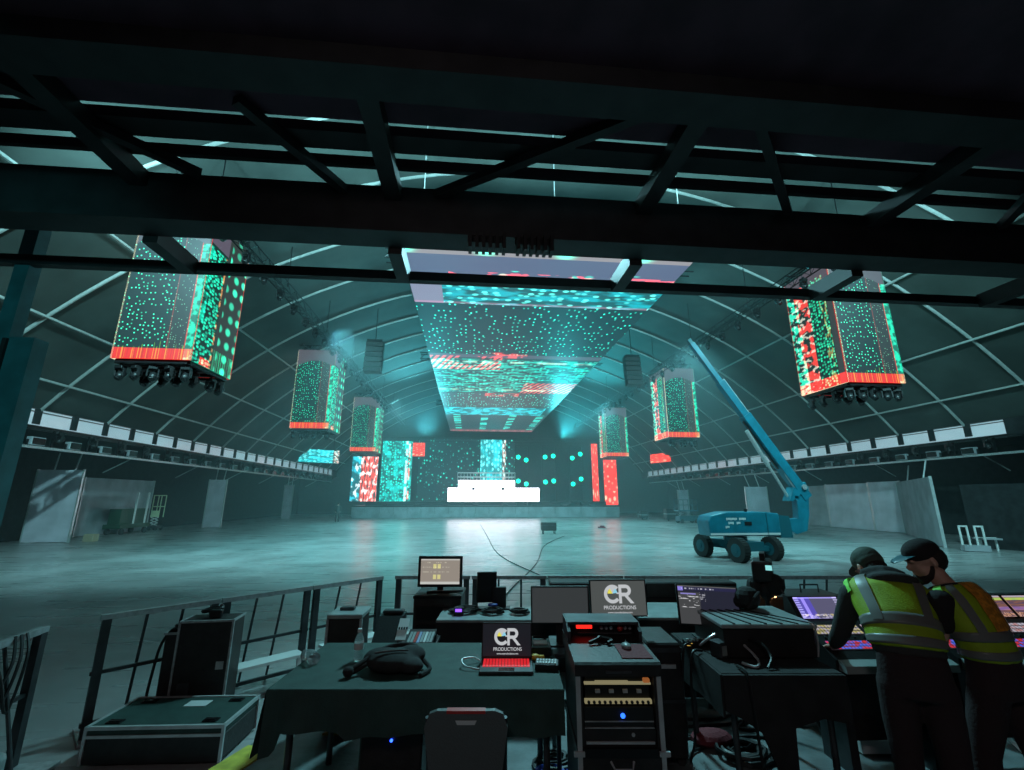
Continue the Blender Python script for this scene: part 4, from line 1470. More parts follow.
for i in range(24):
    for k in range(3):
        cl.bm.faces.new((vs_[i][k], vs_[i + 1][k], vs_[i + 1][k + 1], vs_[i][k + 1]))
        cl.bm.faces.new((vb_[i + 1][k], vb_[i][k], vb_[i][k + 1], vb_[i + 1][k + 1]))
    cl.bm.faces.new((vs_[i][3], vs_[i + 1][3], vb_[i + 1][3], vb_[i][3]))
o = cl.build('tablecloth', 'tabletop_cloth', loc=(-.15, 3.38, RISER), smooth=False)
o.rotation_euler = (0, 0, RA)
tag(o, 'dark cloth draped over the long table with the laptop', 'tablecloth')
root = thing('equipment_case', 'black case with a tiny blue light standing under the long table', 'case', (-.42, 3.35, RISER), RA)
MB().box(-.17, .20, -.22, .25, .02, .5, .012).build('body', 'ply', root)
MB().cyl((.02, -.225, .42), (.02, -.232, .42), .008, n=10).build('indicator', glowmat('blue_indicator', (.02, .08, 1.0), 6.0), root)
MB().box(-.18, .21, -.228, -.215, .48, .5).build('edge_trim', 'darksteel', root)

# bottle
bt = thing('water_bottle', 'small clear water bottle standing on the dark tablecloth', 'bottle', (-.72, 3.47, TZ))


def lathe(prof, n=18):
    m_ = MB()
    rings = []
    for r_, z in prof:
        rings.append([m_.bm.verts.new((r_ * math.cos(2 * PI * k / n), r_ * math.sin(2 * PI * k / n), z)) for k in range(n)])
    m_._skin(rings, n)
    return m_


lathe([(.028, 0), (.031, .012), (.031, .04), (.028, .055), (.031, .07), (.031, .115), (.026, .14), (.013, .165), (.012, .175)]).build('bottle_body', 'water', bt, smooth=True)
lathe([(.015, .172), (.0155, .178), (.0155, .192), (.013, .195)]).build('cap', 'whiteplastic', bt)
lathe([(.0316, .07), (.032, .072), (.032, .108), (.0316, .11)]).build('label_sleeve', 'whiteplastic', bt)
o = MB().tube([(-.06, 0, .035), (-.03, .005, .035), (.0, .01, .04), (.04, .0, .038), (.075, -.01, .034)], [.03, .036, .034, .038, .04], 12).build('plastic_cup', 'water', loc=(-1.04, 3.47, TZ))
o.rotation_euler = (0, 0, -.7)
tag(o, 'crushed clear plastic cup lying on its side on the tablecloth', 'cup')

# black bag / headphones on the table
bg = thing('shoulder_bag', 'soft black bag lying on the tablecloth beside the bottle', 'bag', (-.46, 3.27, TZ), RA)
m_ = MB()
m_.ball((0, 0, .055), .17, .13, .065, 18).ball((.10, .06, .07), .10, .09, .055, 14).ball((-.08, .03, .06), .12, .1, .06, 14).ball((.13, -.06, .045), .08, .07, .045, 12)
m_.build('bag_body', 'cloth', bg, remesh=.012)
MB().tube(wiggle([(-.15, -.05, .05), (-.22, -.1, .02), (-.25, -.12, .03), (-.2, -.08, .05), (-.1, .03, .10), (.0, .10, .115), (.12, .12, .10), (.18, .05, .05), (.24, -.02, .015), (.2, -.12, .012)], 6), .014, 8).build('strap', 'cloth', bg)
MB().ball((-.24, -.12, .03), .035, .03, .03, 12).build('strap_pad', 'cloth', bg)
MB().tube(wiggle([(-.1, -.06, .115), (0, -.05, .125), (.1, -.02, .12)], 6), .006, 6).build('zip', 'darksteel', bg)

# ---- logo on screens
M['logo'] = glowmat('logo_white_light', (0.50, 0.52, 0.54), 1.0)
M['logo_yellow'] = glowmat('logo_yellow_light', (0.75, 0.68, 0.08), 1.0)
M['logo_blue'] = glowmat('logo_blue_light', (0.25, 0.6, 0.75), 1.0)
M['logo_pink'] = glowmat('logo_pink_light', (0.6, 0.25, 0.4), 1.0)
M['scr_grey'] = glowmat('dark_grey_screen_light', (0.072, 0.08, 0.078), 1.0)
M['scr_dark'] = glowmat('near_black_screen_light', (0.006, 0.008, 0.012), 1.0)
M['scr_idle'] = glowmat('idle_screen_light', (0.035, 0.04, 0.042), 1.0)


def logo(parent, s, cx, cz, y):
    """CR mark with the wheel, PRODUCTIONS and the web line; s = width of the mark. Local plane x-z facing -y."""
    m_ = MB()

    def arc(x0, z0, r0, r1, a0, a1, n=22):
        poly = [(x0 + r1 * math.cos(R(a0 + (a1 - a0) * k / n)), z0 + r1 * math.sin(R(a0 + (a1 - a0) * k / n))) for k in range(n + 1)]
        poly += [(x0 + r0 * math.cos(R(a1 + (a0 - a1) * k / n)), z0 + r0 * math.sin(R(a1 + (a0 - a1) * k / n))) for k in range(n + 1)]
        m2 = m_
        lo = [m2.bm.verts.new((p, y, q)) for p, q in poly]
        n2 = len(poly) // 2
        for k in range(n2 - 1):
            m2.bm.faces.new((lo[k], lo[k + 1], lo[2 * n2 - 2 - k], lo[2 * n2 - 1 - k]))
    r = s * .30
    arc(cx - s * .20, cz, r * .62, r, 45, 320)
    x0 = cx + s * .02

    def poly(pts):
        m_.bm.faces.new([m_.bm.verts.new((p, y, q)) for p, q in pts])
    poly([(x0, cz - r), (x0 + s * .10, cz - r), (x0 + s * .10, cz + r), (x0, cz + r)])
    poly([(x0 + s * .10, cz + r * .62), (x0 + s * .25, cz + r * .62), (x0 + s * .25, cz + r), (x0 + s * .10, cz + r)])
    poly([(x0 + s * .10, cz - r * .25), (x0 + s * .25, cz - r * .25), (x0 + s * .25, cz + r * .13), (x0 + s * .10, cz + r * .13)])
    arc(x0 + s * .25, cz + r * .375, r * .25, r * .625, -90, 90, 14)
    poly([(x0 + s * .19, cz - r * .2), (x0 + s * .40, cz - r), (x0 + s * .53, cz - r), (x0 + s * .32, cz - r * .2)])
    poly([(x0 - s * .08, cz + r * .0), (x0 + s * .1, cz + r * .0), (x0 + s * .1, cz + r * .16), (x0 - s * .08, cz + r * .16)])
    m_.build('logo_letters', 'logo', parent)
    for nm, a0, a1, mt in (('logo_wheel', 118, 180, 'logo_yellow'), ('logo_wheel', 62, 118, 'logo'), ('logo_wheel', 8, 62, 'logo_blue')):
        w_ = MB()
        c_ = (cx - s * .20, cz + r * .05)
        pts = [c_] + [(c_[0] + r * .58 * math.cos(R(a0 + (a1 - a0) * k / 8)), c_[1] + r * .58 * math.sin(R(a0 + (a1 - a0) * k / 8))) for k in range(9)]
        w_.bm.faces.new([w_.bm.verts.new((p, y - .0006, q)) for p, q in pts])
        w_.build(nm, mt, parent)
    text('logo_name', 'PRODUCTIONS', s * .165, 'logo', parent, (cx + s * .03, y - .0003, cz - r * 1.45), ext=.0003, sx=.98, bold=.0003)
    text('web_line', 'www.crproductions.com', s * .085, 'logo', parent, (cx + s * .03, y - .0003, cz - r * 1.95), ext=.0003, sx=1.0, bold=.0003)


lp = thing('laptop', 'open laptop with red lit keys showing the white logo on the long table', 'laptop', (.265, 3.24, TZ), RA)
MB().box(-.17, .17, -.12, .12, 0.0, .018, .004).build('base', 'darksteel', lp)
kb = MB()
for r_ in range(5):
    for c_ in range(15):
        kb.box(-.152 + c_ * .0203, -.152 + c_ * .0203 + .0165, -.035 + r_ * .029, -.035 + r_ * .029 + .024, .018, .021)
kb.build('keyboard', glowmat('red_key_light', (.75, .02, .03), .9), lp)
MB().box(-.05, .05, -.105, -.05, .018, .019).build('touchpad', 'gloss', lp)
ld = MB().box(-.17, .17, -.006, .006, 0, .215, .003).build('lid', 'black', lp, loc=(0, .118, .018))
ld.rotation_euler = (R(-12), 0, 0)
MB().box(-.162, .162, -.0075, -.006, .014, .205).build('screen', 'scr_dark', ld)
logo(ld, .17, .0, .128, -.009)

# mixer, box, yellow thing
mx_ = thing('mini_mixer', 'small pale button mixer on the table beside the laptop', 'mixer', (.525, 3.22, TZ), RA - .1)
MB().box(-.075, .075, -.06, .06, 0, .035, .004).build('body', 'black', mx_)
for r_ in range(2):
    for c_ in range(7):
        MB().box(-.066 + c_ * .019, -.066 + c_ * .019 + .013, -.045 + r_ * .045, -.045 + r_ * .045 + .035, .035, .042, .002).build('button', 'whiteplastic', mx_)
o = MB().ball((0, 0, .02), .035, .025, .02, 14).box(.02, .06, -.012, .012, .008, .03, .004).build('tape_measure', 'yellowpl', loc=(.47, 3.36, TZ))
tag(o, 'small yellow gadget lying between laptop and pale mixer', 'gadget')
rt = thing('interface_box', 'flat dark box with cables behind the pale mixer', 'device', (.50, 3.53, TZ), RA)
MB().box(-.10, .10, -.10, .12, 0, .055, .006).build('body', 'black', rt)
MB().box(-.02, .08, -.03, .05, .055, .062, .002).build('paper_label', 'whiteplastic', rt)
MB().tube(wiggle([(-.1, .05, .07), (-.04, .0, .075), (-.02, .08, .075), (.05, .1, .07), (.1, .12, .03)], 6), .008, 6).build('lead', 'cable', rt)
o = MB().tube(wiggle([(.09, 3.2, TZ + .01), (.0, 3.24, TZ + .02), (-.02, 3.3, TZ + .04), (.05, 3.36, TZ + .03), (.1, 3.36, TZ + .01)], 8), .005, 6).build('laptop_cable', 'alu')
tag(o, 'thin pale cable curving out of the side of the laptop', 'cable')

# ------------------------------------------------------------------ folding chair
ch = thing('folding_chair', 'grey plastic folding chair with a red strip on its back', 'chair', (.02, 2.78, RISER), RA)
bk_ = MB()
P_ = []
for k in range(9):
    a_ = R(90 + 90 * k / 8)
    P_.append((-.15 + .06 * math.cos(a_), .68 + .06 * math.sin(a_)))
top = [(.15 + .06 * math.cos(R(90 - 90 * k / 8)), .68 + .06 * math.sin(R(90 - 90 * k / 8))) for k in range(9)][::-1]
outl = [(-.185, .42), (-.21, .66)] + P_[::-1][1:] + top[::-1] + [(.21, .66), (.185, .42)]
bk_.prism([(-.18, .40), (-.215, .66), (-.19, .725), (-.15, .74), (.15, .74), (.19, .725), (.215, .66), (.18, .40)], -.012, .012, 'y')
bo = bk_.build('backrest', 'chairgrey', ch, loc=(0, -.02, 0))
bo.rotation_euler = (R(6), 0, 0)
MB().prism([(-.10, .742), (.10, .742), (.10, .728), (-.10, .728)], -.016, .016, 'y').build('red_strip', 'red', bo)
MB().prism([(-.055, .695), (.055, .695), (.045, .675), (-.045, .675)], -.0145, .0145, 'y').build('hand_slot', 'whiteplastic', bo)
MB().box(-.19, .19, .0, .36, .40, .43, .012, seg=2).build('seat', 'chairgrey', ch)
for x in (-.2, .2):
    MB().tube([(x, -.09, .70), (x, .0, .42), (x * 1.02, .32, .01)], .012, 8).build('leg', 'darksteel', ch)
    MB().tube([(x * .95, .25, .40), (x * .95, -.18, .01)], .012, 8).build('leg', 'darksteel', ch)
MB().cyl((-.2, .26, .1), (.2, .26, .1), .01, n=8).cyl((-.2, -.13, .1), (.2, -.13, .1), .01, n=8).build('stretcher', 'darksteel', ch)

# ------------------------------------------------------------------ rack console
rk = thing('rack_case', 'upright black equipment rack with gold strip and red display', 'rack', (.855, 3.02, RISER), RA)
W = .222
MB().box(-W, W, -.34, .24, .06, .14, .006).box(-W, -W + .03, -.34, .24, .14, .87).box(W - .03, W, -.34, .24, .14, .87).box(-W, W, .20, .24, .14, .87).build('shell', 'ply', rk)
MB().prism([(-.36, .87), (-.36, .925), (-.345, .935), (.0, .945), (.25, .945), (.25, .87)], -W - .012, W + .012, 'x').build('work_top', 'ply', rk)
hd = MB()
hd.prism([(-.02, .945), (-.02, 1.0), (.05, 1.04), (.25, 1.04), (.25, .945)], -W - .008, -W + .012, 'x').prism([(-.02, .945), (-.02, 1.0), (.05, 1.04), (.25, 1.04), (.25, .945)], W - .012, W + .008, 'x')
hd.box(-W, W, .03, .25, 1.025, 1.042).box(-W, W, .235, .25, .945, 1.03)
hd.build('hood', 'darksteel', rk)
MB().box(-W + .02, W - .02, .10, .235, .947, 1.02).build('device_panel', 'blackmetal', rk)
MB().box(-.16, -.06, .086, .101, .99, 1.012).build('red_display', glowmat('red_display_light', (1.0, .02, .012), 1.6), rk)
for x in (-.0, .03, .06, .15, .18):
    MB().cyl((x, .10, .995), (x, .08, .995), .010, n=12).build('knob', 'alu', rk)
MB().ball((.115, .075, .995), .02, n=12).build('red_ball_knob', 'red', rk)
MB().box(-.15, .19, .088, .10, .957, .966).build('vent_slot', 'darksteel', rk)
for s_ in (-1, 1):
    MB().box(s_ * W - .012 - .005 * s_, s_ * W + .012 - .005 * s_, -.352, -.335, .14, .87).build('edge_trim', 'alu', rk)
MB().box(-.07, .07, -.368, -.36, .885, .90, .003).build('drawer_pull', 'darksteel', rk)
gold = glowmat('patch_gold_glow', (.42, .37, .20), .5)  # brass strip and patch panel glow by themselves, though they are no lamps
MB().box(-.175, .175, -.30, -.28, .71, .86).build('device_tray', 'blackmetal', rk)
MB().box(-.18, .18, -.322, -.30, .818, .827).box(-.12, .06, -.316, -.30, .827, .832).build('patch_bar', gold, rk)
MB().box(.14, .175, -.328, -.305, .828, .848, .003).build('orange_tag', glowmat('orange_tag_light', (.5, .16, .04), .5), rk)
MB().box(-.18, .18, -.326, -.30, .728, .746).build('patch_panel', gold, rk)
for k in range(12):
    MB().cyl((-.16 + k * .029, -.326, .737), (-.16 + k * .029, -.334, .737), .008, n=10).build('socket', 'black', rk)
for k in range(4):
    MB().box(-.12 + k * .075, -.095 + k * .075, -.315, -.30, .775, .79).build('small_plug', 'alu', rk)
MB().box(-.185, .185, -.32, -.30, .62, .71).build('device_face', 'black', rk)
MB().cyl((.02, -.322, .672), (.02, -.328, .672), .012, n=14).build('blue_indicator', glowmat('blue_lamp_light', (.02, .12, 1.0), 3.0), rk)
for z in (.612, .642):
    MB().box(-.185, .185, -.324, -.30, z, z + .005).build('device_edge', 'steel', rk)
MB().box(-.19, .19, -.325, -.30, .53, .61).build('blank_panel', 'ply', rk)
MB().cyl((.07, -.33, .585), (.07, -.318, .585), .009, n=10).build('lock', 'alu', rk)
MB().box(-.18, .18, -.335, -.30, .545, .556).build('shelf_edge', 'alu', rk)
MB().box(-W - .01, W + .01, -.35, .25, .49, .53).build('lower_band', 'blackmetal', rk)
for s_ in (-1, 1):
    MB().box(s_ * W - .028, s_ * W + .028, -.362, -.348, .50, .522).build('corner_plate', 'alu', rk)
MB().tube([(-.06, -.35, .475), (-.045, -.385, .455), (.045, -.385, .455), (.06, -.35, .475)], .006, 8).build('handle', 'alu', rk)
MB().box(-W, W, -.345, .24, .14, .488).build('drawer_block', 'ply', rk)
for x in (-.19, .19):
    for y in (-.27, .18):
        MB().cyl((x - .02, y, .035), (x + .02, y, .035), .035, n=14).build('castor', 'rubber', rk)
# mouse mat and mouse on the sloped top
zt = lambda y: RISER + .935 + (y + .345) / .345 * .01
o = MB().box(-.085, .085, -.11, .11, 0, .003).build('mouse_mat', 'maroon')
o.location = Vector((.855, 3.02, 0)) + Matrix.Rotation(RA, 4, 'Z') @ Vector((.125, -.19, 0)) + Vector((0, 0, zt(-.19) + .002))
o.rotation_euler = (math.atan2(.01, .345), 0, RA)
tag(o, 'dark red mouse mat on the sloping top of the rack', 'mouse mat')
ms = thing('computer_mouse', 'grey computer mouse on the red mat on the rack', 'mouse', Vector((.855, 3.02, 0)) + Matrix.Rotation(RA, 4, 'Z') @ Vector((.10, -.14, 0)) + Vector((0, 0, zt(-.14) + .006)), RA)
MB().ball((0, 0, .008), .028, .045, .018, 16).build('body', 'teallid', ms, smooth=True)
MB().cyl((-.003, .022, .024), (.003, .022, .024), .006, n=10).build('wheel', 'black', ms)
o = MB().tube(wiggle([(-.08, -.02, .0), (-.02, .0, .015), (.0, .02, .02), (.06, -.01, .01), (.03, -.03, .0)], 6), .011, 6).build('headset', 'cable')
o.location = Vector((.855, 3.02, 0)) + Matrix.Rotation(RA, 4, 'Z') @ Vector((-.03, -.06, 0)) + Vector((0, 0, zt(-.06) + .012))
tag(o, 'small black cable coil under the hood of the rack', 'cable')
# side case below the rack's right side
root = thing('equipment_case', 'dark closed case standing behind the tall rack', 'case', (1.45, 3.72, RISER), RA)
MB().box(-.12, .12, -.22, .22, .06, .78, .012).build('body', 'ply', root)
MB().box(-.125, .125, -.225, .225, .72, .75).box(-.125, .125, -.225, .225, .4, .42).build('edge_trim', 'darksteel', root)
MB().box(-.07, .07, -.235, -.22, .62, .645).build('handle', 'alu', root)
for x in (-.08, .08):
    MB().cyl((x, -.18, .03), (x, -.13, .03), .03, n=10).build('castor', 'rubber', root)


# ------------------------------------------------------------------ monitors
def monitor(label, loc, rz, w_, h_, zc, smat, tilt=0.0, tiltz=0.0, bez=.01, foot=True, mark=False, bmat='black'):
    rt_ = thing('monitor', label, 'monitor', loc, rz)
    pn = MB().box(-w_ / 2, w_ / 2, -.0, .03, -h_ / 2, h_ / 2, .004).build('housing', bmat, rt_, loc=(0, 0, zc))
    pn.rotation_euler = (tilt, tiltz, 0)
    MB().quadslab((-w_ / 2 + bez, -.002, -h_ / 2 + bez), (w_ / 2 - bez, -.002, -h_ / 2 + bez), (w_ / 2 - bez, -.002, h_ / 2 - bez), (-w_ / 2 + bez, -.002, h_ / 2 - bez), .002).build('screen', smat, pn)
    if mark:
        logo(pn, w_ * .50, 0, h_ * .11, -.0035)
        MB().box(w_ * .485, w_ * .495, -.004, 0, -h_ * .48, -h_ * .46).build('power_light', 'logo', pn)
    if foot:
        MB().box(-.03, .03, .035, .055, .012, zc).build('stand', bmat, rt_)
        MB().box(-.11, .11, -.05, .13, 0, .012, .003).build('foot', bmat, rt_)
    return rt_


sd = thing('side_table', 'small dark side table behind the rack carrying the blank and logo monitors', 'table', (.97, 3.66, RISER), RA)
MB().box(-.34, .32, -.22, .22, .715, .74, .004).build('table_top', 'darksteel', sd)
for x in (-.31, .29):
    for y in (-.19, .19):
        MB().cyl((x, y, 0), (x, y, .715), .016, n=8).build('leg', 'darksteel', sd)
monitor('dark grey blank monitor next to the logo monitor', (.705, 3.66, TZ), RA, .44, .262, .275, 'scr_idle')
monitor('grey monitor showing the white logo above the rack', (1.16, 3.66, TZ), RA + R(2), .44, .262, .315, 'scr_grey', R(-4), mark=True)
monitor_ui = G('purple_program_screen')
u, v = monitor_ui.uv()
gg = monitor_ui
sidep = gg.mul(gg.m('LESS_THAN', u, .36), gg.m('LESS_THAN', v, .82))
hdr = gg.band(v, .88, .97)
wt = gg.mul(gg.band(v, .905, .94), gg.m('GREATER_THAN', gg.noise(u, v, 26, 0.0), .52), gg.m('LESS_THAN', u, .62))
pur = gg.mul(gg.m('LESS_THAN', u, .09), gg.band(v, .86, .97))
hl = gg.mul(gg.band(u, .04, .30), gg.band(v, .765, .80))
tx = gg.mul(gg.m('LESS_THAN', u, .34), gg.band(v, .42, .76), gg.m('GREATER_THAN', gg.m('FRACT', gg.mul(v, 18.0)), .5), gg.m('GREATER_THAN', gg.noise(u, v, 9, 18), .56))
tx2 = gg.mul(gg.band(u, .36, .46), gg.band(v, .6, .82), gg.m('GREATER_THAN', gg.m('FRACT', gg.mul(v, 18.0)), .5), gg.m('GREATER_THAN', gg.noise(u, v, 20, 14), .5))
base = gg.mix(sidep, (.017, .018, .033), (.055, .057, .06))
base = gg.mix(gg.m('GREATER_THAN', v, .97), base, (.10, .10, .10))
base = gg.mix(hdr, base, (.02, .02, .06))
c = gg.glow(base, [(wt, (.4, .4, .42)), (pur, (.22, .18, .6)), (hl, (.18, .15, .5)), (tx, (.5, .5, .52)), (tx2, (.35, .35, .38))])
M['scr_ui'] = gg.emit(c, 1.0)
monitor('tilted monitor with a purple edged program window behind the cable table', (1.89, 3.68, TZ), RA - .02, .48, .29, .245, 'scr_ui', R(-14), .045)

# beige monitor
gg = G('beige_program_screen')
u, v = gg.uv()
ed = gg.mx(gg.m('LESS_THAN', v, .10), gg.m('GREATER_THAN', v, .95))
yl = gg.mul(gg.mx(gg.band(u, .32, .40), gg.band(u, .43, .51)), gg.mx(gg.band(v, .62, .80), gg.band(v, .2, .38)))
ln = gg.mul(gg.mx(gg.band(v, .47, .50), gg.mx(gg.band(v, .84, .88), gg.band(v, .66, .69))), gg.m('GREATER_THAN', gg.noise(u, v, 22, 3), .5), gg.m('LESS_THAN', u, .75))
base = gg.mix(ed, (.27, .235, .20), (.50, .50, .47))
c = gg.glow(base, [(gg.mul(yl, .8), (.4, .38, .05)), (gg.mul(ln, .5), (.4, .4, .3))])
M['scr_beige'] = gg.emit(c, 1.05)
rc = thing('rack_case', 'squat black rack case carrying the beige monitor', 'rack', (-.27, 5.12, RISER), RA)
MB().box(-.235, .235, -.22, .22, .05, .86, .01).build('shell', 'ply', rc)
MB().box(-.24, .24, -.225, .225, .83, .855).build('edge_trim', 'blackmetal', rc)
mb = MB()
for k in range(3):
    mb.box(-.2, .2, -.235, -.22, .64 - k * .16, .76 - k * .16)
mb.build('device_face', 'blackmetal', rc)
MB().box(.06, .13, -.24, -.235, .70, .725).build('white_label', 'whiteplastic', rc)
for x in (-.18, .18):
    MB().cyl((x, -.16, .028), (x, -.11, .028), .028, n=10).build('castor', 'rubber', rc)
mo = monitor('black framed monitor glowing beige on top of the squat rack', (-.28, 5.05, RISER + .86), RA, .46, .30, .20, 'scr_beige', 0, 0, .028)
rp = thing('small_device', 'small black device with a purple glow beside the squat rack', 'device', (-.07, 4.62, TZ - .02), RA)
MB().box(-.045, .045, -.03, .03, 0, .09, .006).build('body', 'black', rp)
MB().box(-.03, .03, -.033, -.03, .055, .08).build('purple_light', glowmat('purple_light', (.25, .08, 1.0), 2.0), rp)
o = MB().tube(wiggle([(-.4, 4.98, RISER + .875), (-.3, 4.95, RISER + .885), (-.2, 4.97, RISER + .88), (-.1, 4.95, RISER + .885), (-.05, 5.0, RISER + .88)], 6), .014, 6).build('cable', 'cable')
tag(o, 'black cable lying on the squat rack in front of the beige monitor', 'cable')

# ------------------------------------------------------------------ second row of tables
t2 = thing('folding_table', 'pale topped table with coiled cables behind the long table', 'table', (.28, 4.66, RISER), RA)
MB().box(-.53, .55, -.24, .24, .715, .74, .004).build('table_top', 'teallid', t2)
MB().box(-.53, .55, -.245, -.225, .12, .715).build('front_panel', 'drape', t2)
for x in (-.48, .5):
    for y in (-.2, .2):
        MB().cyl((x, y, 0), (x, y, .715), .02, n=8).build('leg', 'darksteel', t2)
for i, (x, y, r_, lab, mt) in enumerate(((-.02, 4.72, .14, 'large coil of black cable at the corner end of the pale table', 'cable'),
                                         (.25, 4.66, .11, 'coil of black and blue cable in the middle of the pale table', 'cable'),
                                         (.50, 4.62, .09, 'small coil of black cable on the pale table nearest the blank monitor', 'cable'))):
    o = MB().tube(coil(x, y, TZ, r_, 5, .011, i), .011, 5).build('cable_coil', mt)
    tag(o, lab, 'cable', 'coils on the pale table')
o = MB().tube(coil(.24, 4.74, TZ + .045, .05, 2, .009, 9), .009, 5).build('cable_coil', 'bluecable')
tag(o, 'small blue cable loop lying on the middle coil', 'cable')
bsn = thing('monitor', 'small black screen turned aside at the back of the pale table', 'monitor', (.27, 4.84, TZ), RA)
MB().box(-.18, .02, .0, .03, .06, .34, .004).build('housing', 'black', bsn).rotation_euler = (0, .03, .35)
MB().box(-.02, .12, -.02, .03, .0, .2, .004).build('stand', 'black', bsn)
MB().box(-.2, .16, -.06, .06, 0, .015).build('foot', 'black', bsn)
t3 = thing('folding_table', 'short table with a pale reflective top behind the logo monitor', 'table', (1.92, 4.66, RISER), RA)
MB().box(-.32, .32, -.31, .31, .715, .74, .004).build('table_top', 'teallid', t3)
MB().box(-.32, .32, -.315, -.30, .1, .715).build('front_panel', 'drape', t3)
for x in (-.28, .28):
    for y in (-.26, .26):
        MB().cyl((x, y, 0), (x, y, .715), .02, n=8).build('leg', 'darksteel', t3)
for i, (x, y, lab) in enumerate(((1.42, 5.35, 'long black case standing behind the blank and logo monitors'), (2.46, 5.24, 'long black case standing behind the purple screened monitor'))):
    root = thing('long_case', lab, 'case', (x, y, 0.35 if y < 5.3 else .35), RA, 'long black cases')
    MB().box(-.5, .5, -.13, .13, .02, .90, .012).build('body', 'ply', root)
    MB().box(-.505, .505, -.135, .135, .74, .76).build('edge_trim', 'blackmetal', root)
    MB().box(-.1, .1, -.15, -.13, .8, .83).build('handle', 'darksteel', root)
# lighting desk on its case
dk = thing('equipment_case', 'black case under the small lighting desk', 'case', (-.49, 4.12, RISER), RA)
MB().box(-.22, .24, -.2, .24, .03, .66, .012).build('body', 'ply', dk)
MB().box(-.23, .25, -.21, .25, .62, .645).build('edge_trim', 'darksteel', dk)
MB().box(-.05, .07, -.215, -.2, .4, .44).build('handle', 'alu', dk)
ld = thing('lighting_desk', 'small lighting desk with a white panel and coloured faders', 'desk', (-.49, 4.06, RISER + .66), RA)
MB().prism([(-.10, 0), (-.16, .02), (-.10, .03), (.10, .19), (.22, .20), (.22, 0)], -.24, -.04, 'x').build('body', 'black', ld)
MB().prism([(-.07, .056), (.08, .176), (.083, .172), (-.067, .05)], -.06, .02, 'x').build('white_panel', 'whiteplastic', ld)
for k in range(4):
    MB().box(-.05 + k * .02, -.04 + k * .02, -.01, .01, .115, .13).build('button', 'black', ld)
MB().prism([(-.14, 0), (-.14, .035), (.12, .085), (.12, 0)], .02, .24, 'x').build('fader_wing', 'blackmetal', ld)
for k in range(8):
    f = MB()
    x = .04 + k * .025
    f.prism([(-.10, .044), (.06, .075), (.06, .081), (-.10, .05)], x, x + .018, 'x')
    f.build('fader', ('teallid', 'teallid', 'red', glowmat('blue_key_light', (.15, .4, .7), .4), 'teallid', 'whiteplastic', 'teallid', 'teallid')[k], ld)
MB().box(-.22, -.05, .12, .2, .2, .225, .006).build('top_device', 'darksteel', ld)
st = thing('equipment_case', 'grey topped case with pale edges at the slanting barrier corner', 'case', (-1.0, 4.32, RISER), RA + .05)
MB().box(-.13, .14, -.13, .15, .05, .83, .01).build('body', 'ply', st)
MB().box(-.14, .15, -.14, .16, .83, .865, .006).build('lid', 'teallid', st)
for x in (-.13, .14):
    MB().box(x - .01, x + .01, -.142, -.12, .05, .83).build('edge_trim', 'steel', st)
MB().box(-.08, .04, .0, .07, .865, .89, .005).build('top_device', 'darksteel', st)

# ------------------------------------------------------------------ draped table with cases, right of the rack
t4 = thing('folding_table', 'table under a black drape covered in cables beside the consoles', 'table', (2.02, 3.42, RISER), RA)
MB().box(-.36, .34, -.40, .42, .70, .725).build('table_top', 'greywall', t4)
for x in (-.3, .3):
    for y in (-.34, .34):
        MB().cyl((x, y, 0), (x, y, .7), .02, n=8).build('leg', 'darksteel', t4)
cl = MB()
cl.box(-.39, .37, -.43, .45, .727, .739, .004)
cl.prism([(-.39, .735), (-.39, .54), (-.30, .50), (-.18, .42), (-.10, .20), (-.05, .03), (.0, .05), (.02, .45), (.2, .5), (.37, .47), (.37, .735)], -.452, -.432, 'y')
cl.prism([(-.44, .735), (-.44, .50), (-.1, .50), (.2, .47), (.45, .48), (.45, .735)], -.405, -.39, 'x')
o = cl.build('table_drape', 'cloth', loc=(2.02, 3.42, RISER))
o.rotation_euler = (0, 0, RA)
tag(o, 'black drape hanging to a point off the cable covered table', 'tablecloth')
cs = thing('flight_case', 'big black case with a ribbed lid on the draped table', 'case', (2.09, 3.50, TZ), RA)
MB().box(-.30, .33, -.26, .28, .0, .185, .01).build('body', 'ply', cs)
MB().box(-.315, .345, -.27, .29, .187, .215, .006).build('lid', 'teallid', cs)
for k in range(6):
    p0 = Vector((-.30 + k * .05, .28, .217))
    MB().bar(p0, (-.22 + k * .11, -.26, .217), .012, .008).build('lid_rib', 'black', cs)
MB().tube(wiggle([(.30, -.25, .225), (.32, -.275, .2), (.325, -.28, .1), (.31, -.285, .02)], 6), .006, 6).build('strap', 'alu', cs)
rt = thing('adapter_box', 'grey adapter box among cables on the draped table', 'device', (1.76, 3.32, TZ), .3)
MB().box(-.05, .06, -.05, .05, 0, .1, .006).build('body', 'darksteel', rt)
MB().box(-.04, .05, -.054, -.05, .02, .08).build('face', 'teallid', rt)
rt = thing('control_box', 'row of small switches on a black box under the purple monitor', 'device', (1.74, 3.55, TZ), RA)
MB().box(-.13, .13, -.04, .04, 0, .04, .004).build('body', 'black', rt)
for k in range(7):
    MB().box(-.12 + k * .036, -.10 + k * .036, -.03, .0, .04, .052).build('switch', 'teallid', rt)
MB().box(-.125, -.085, -.043, -.04, .012, .03).build('amber_light', glowmat('amber_light', (.7, .45, .1), .8), rt)
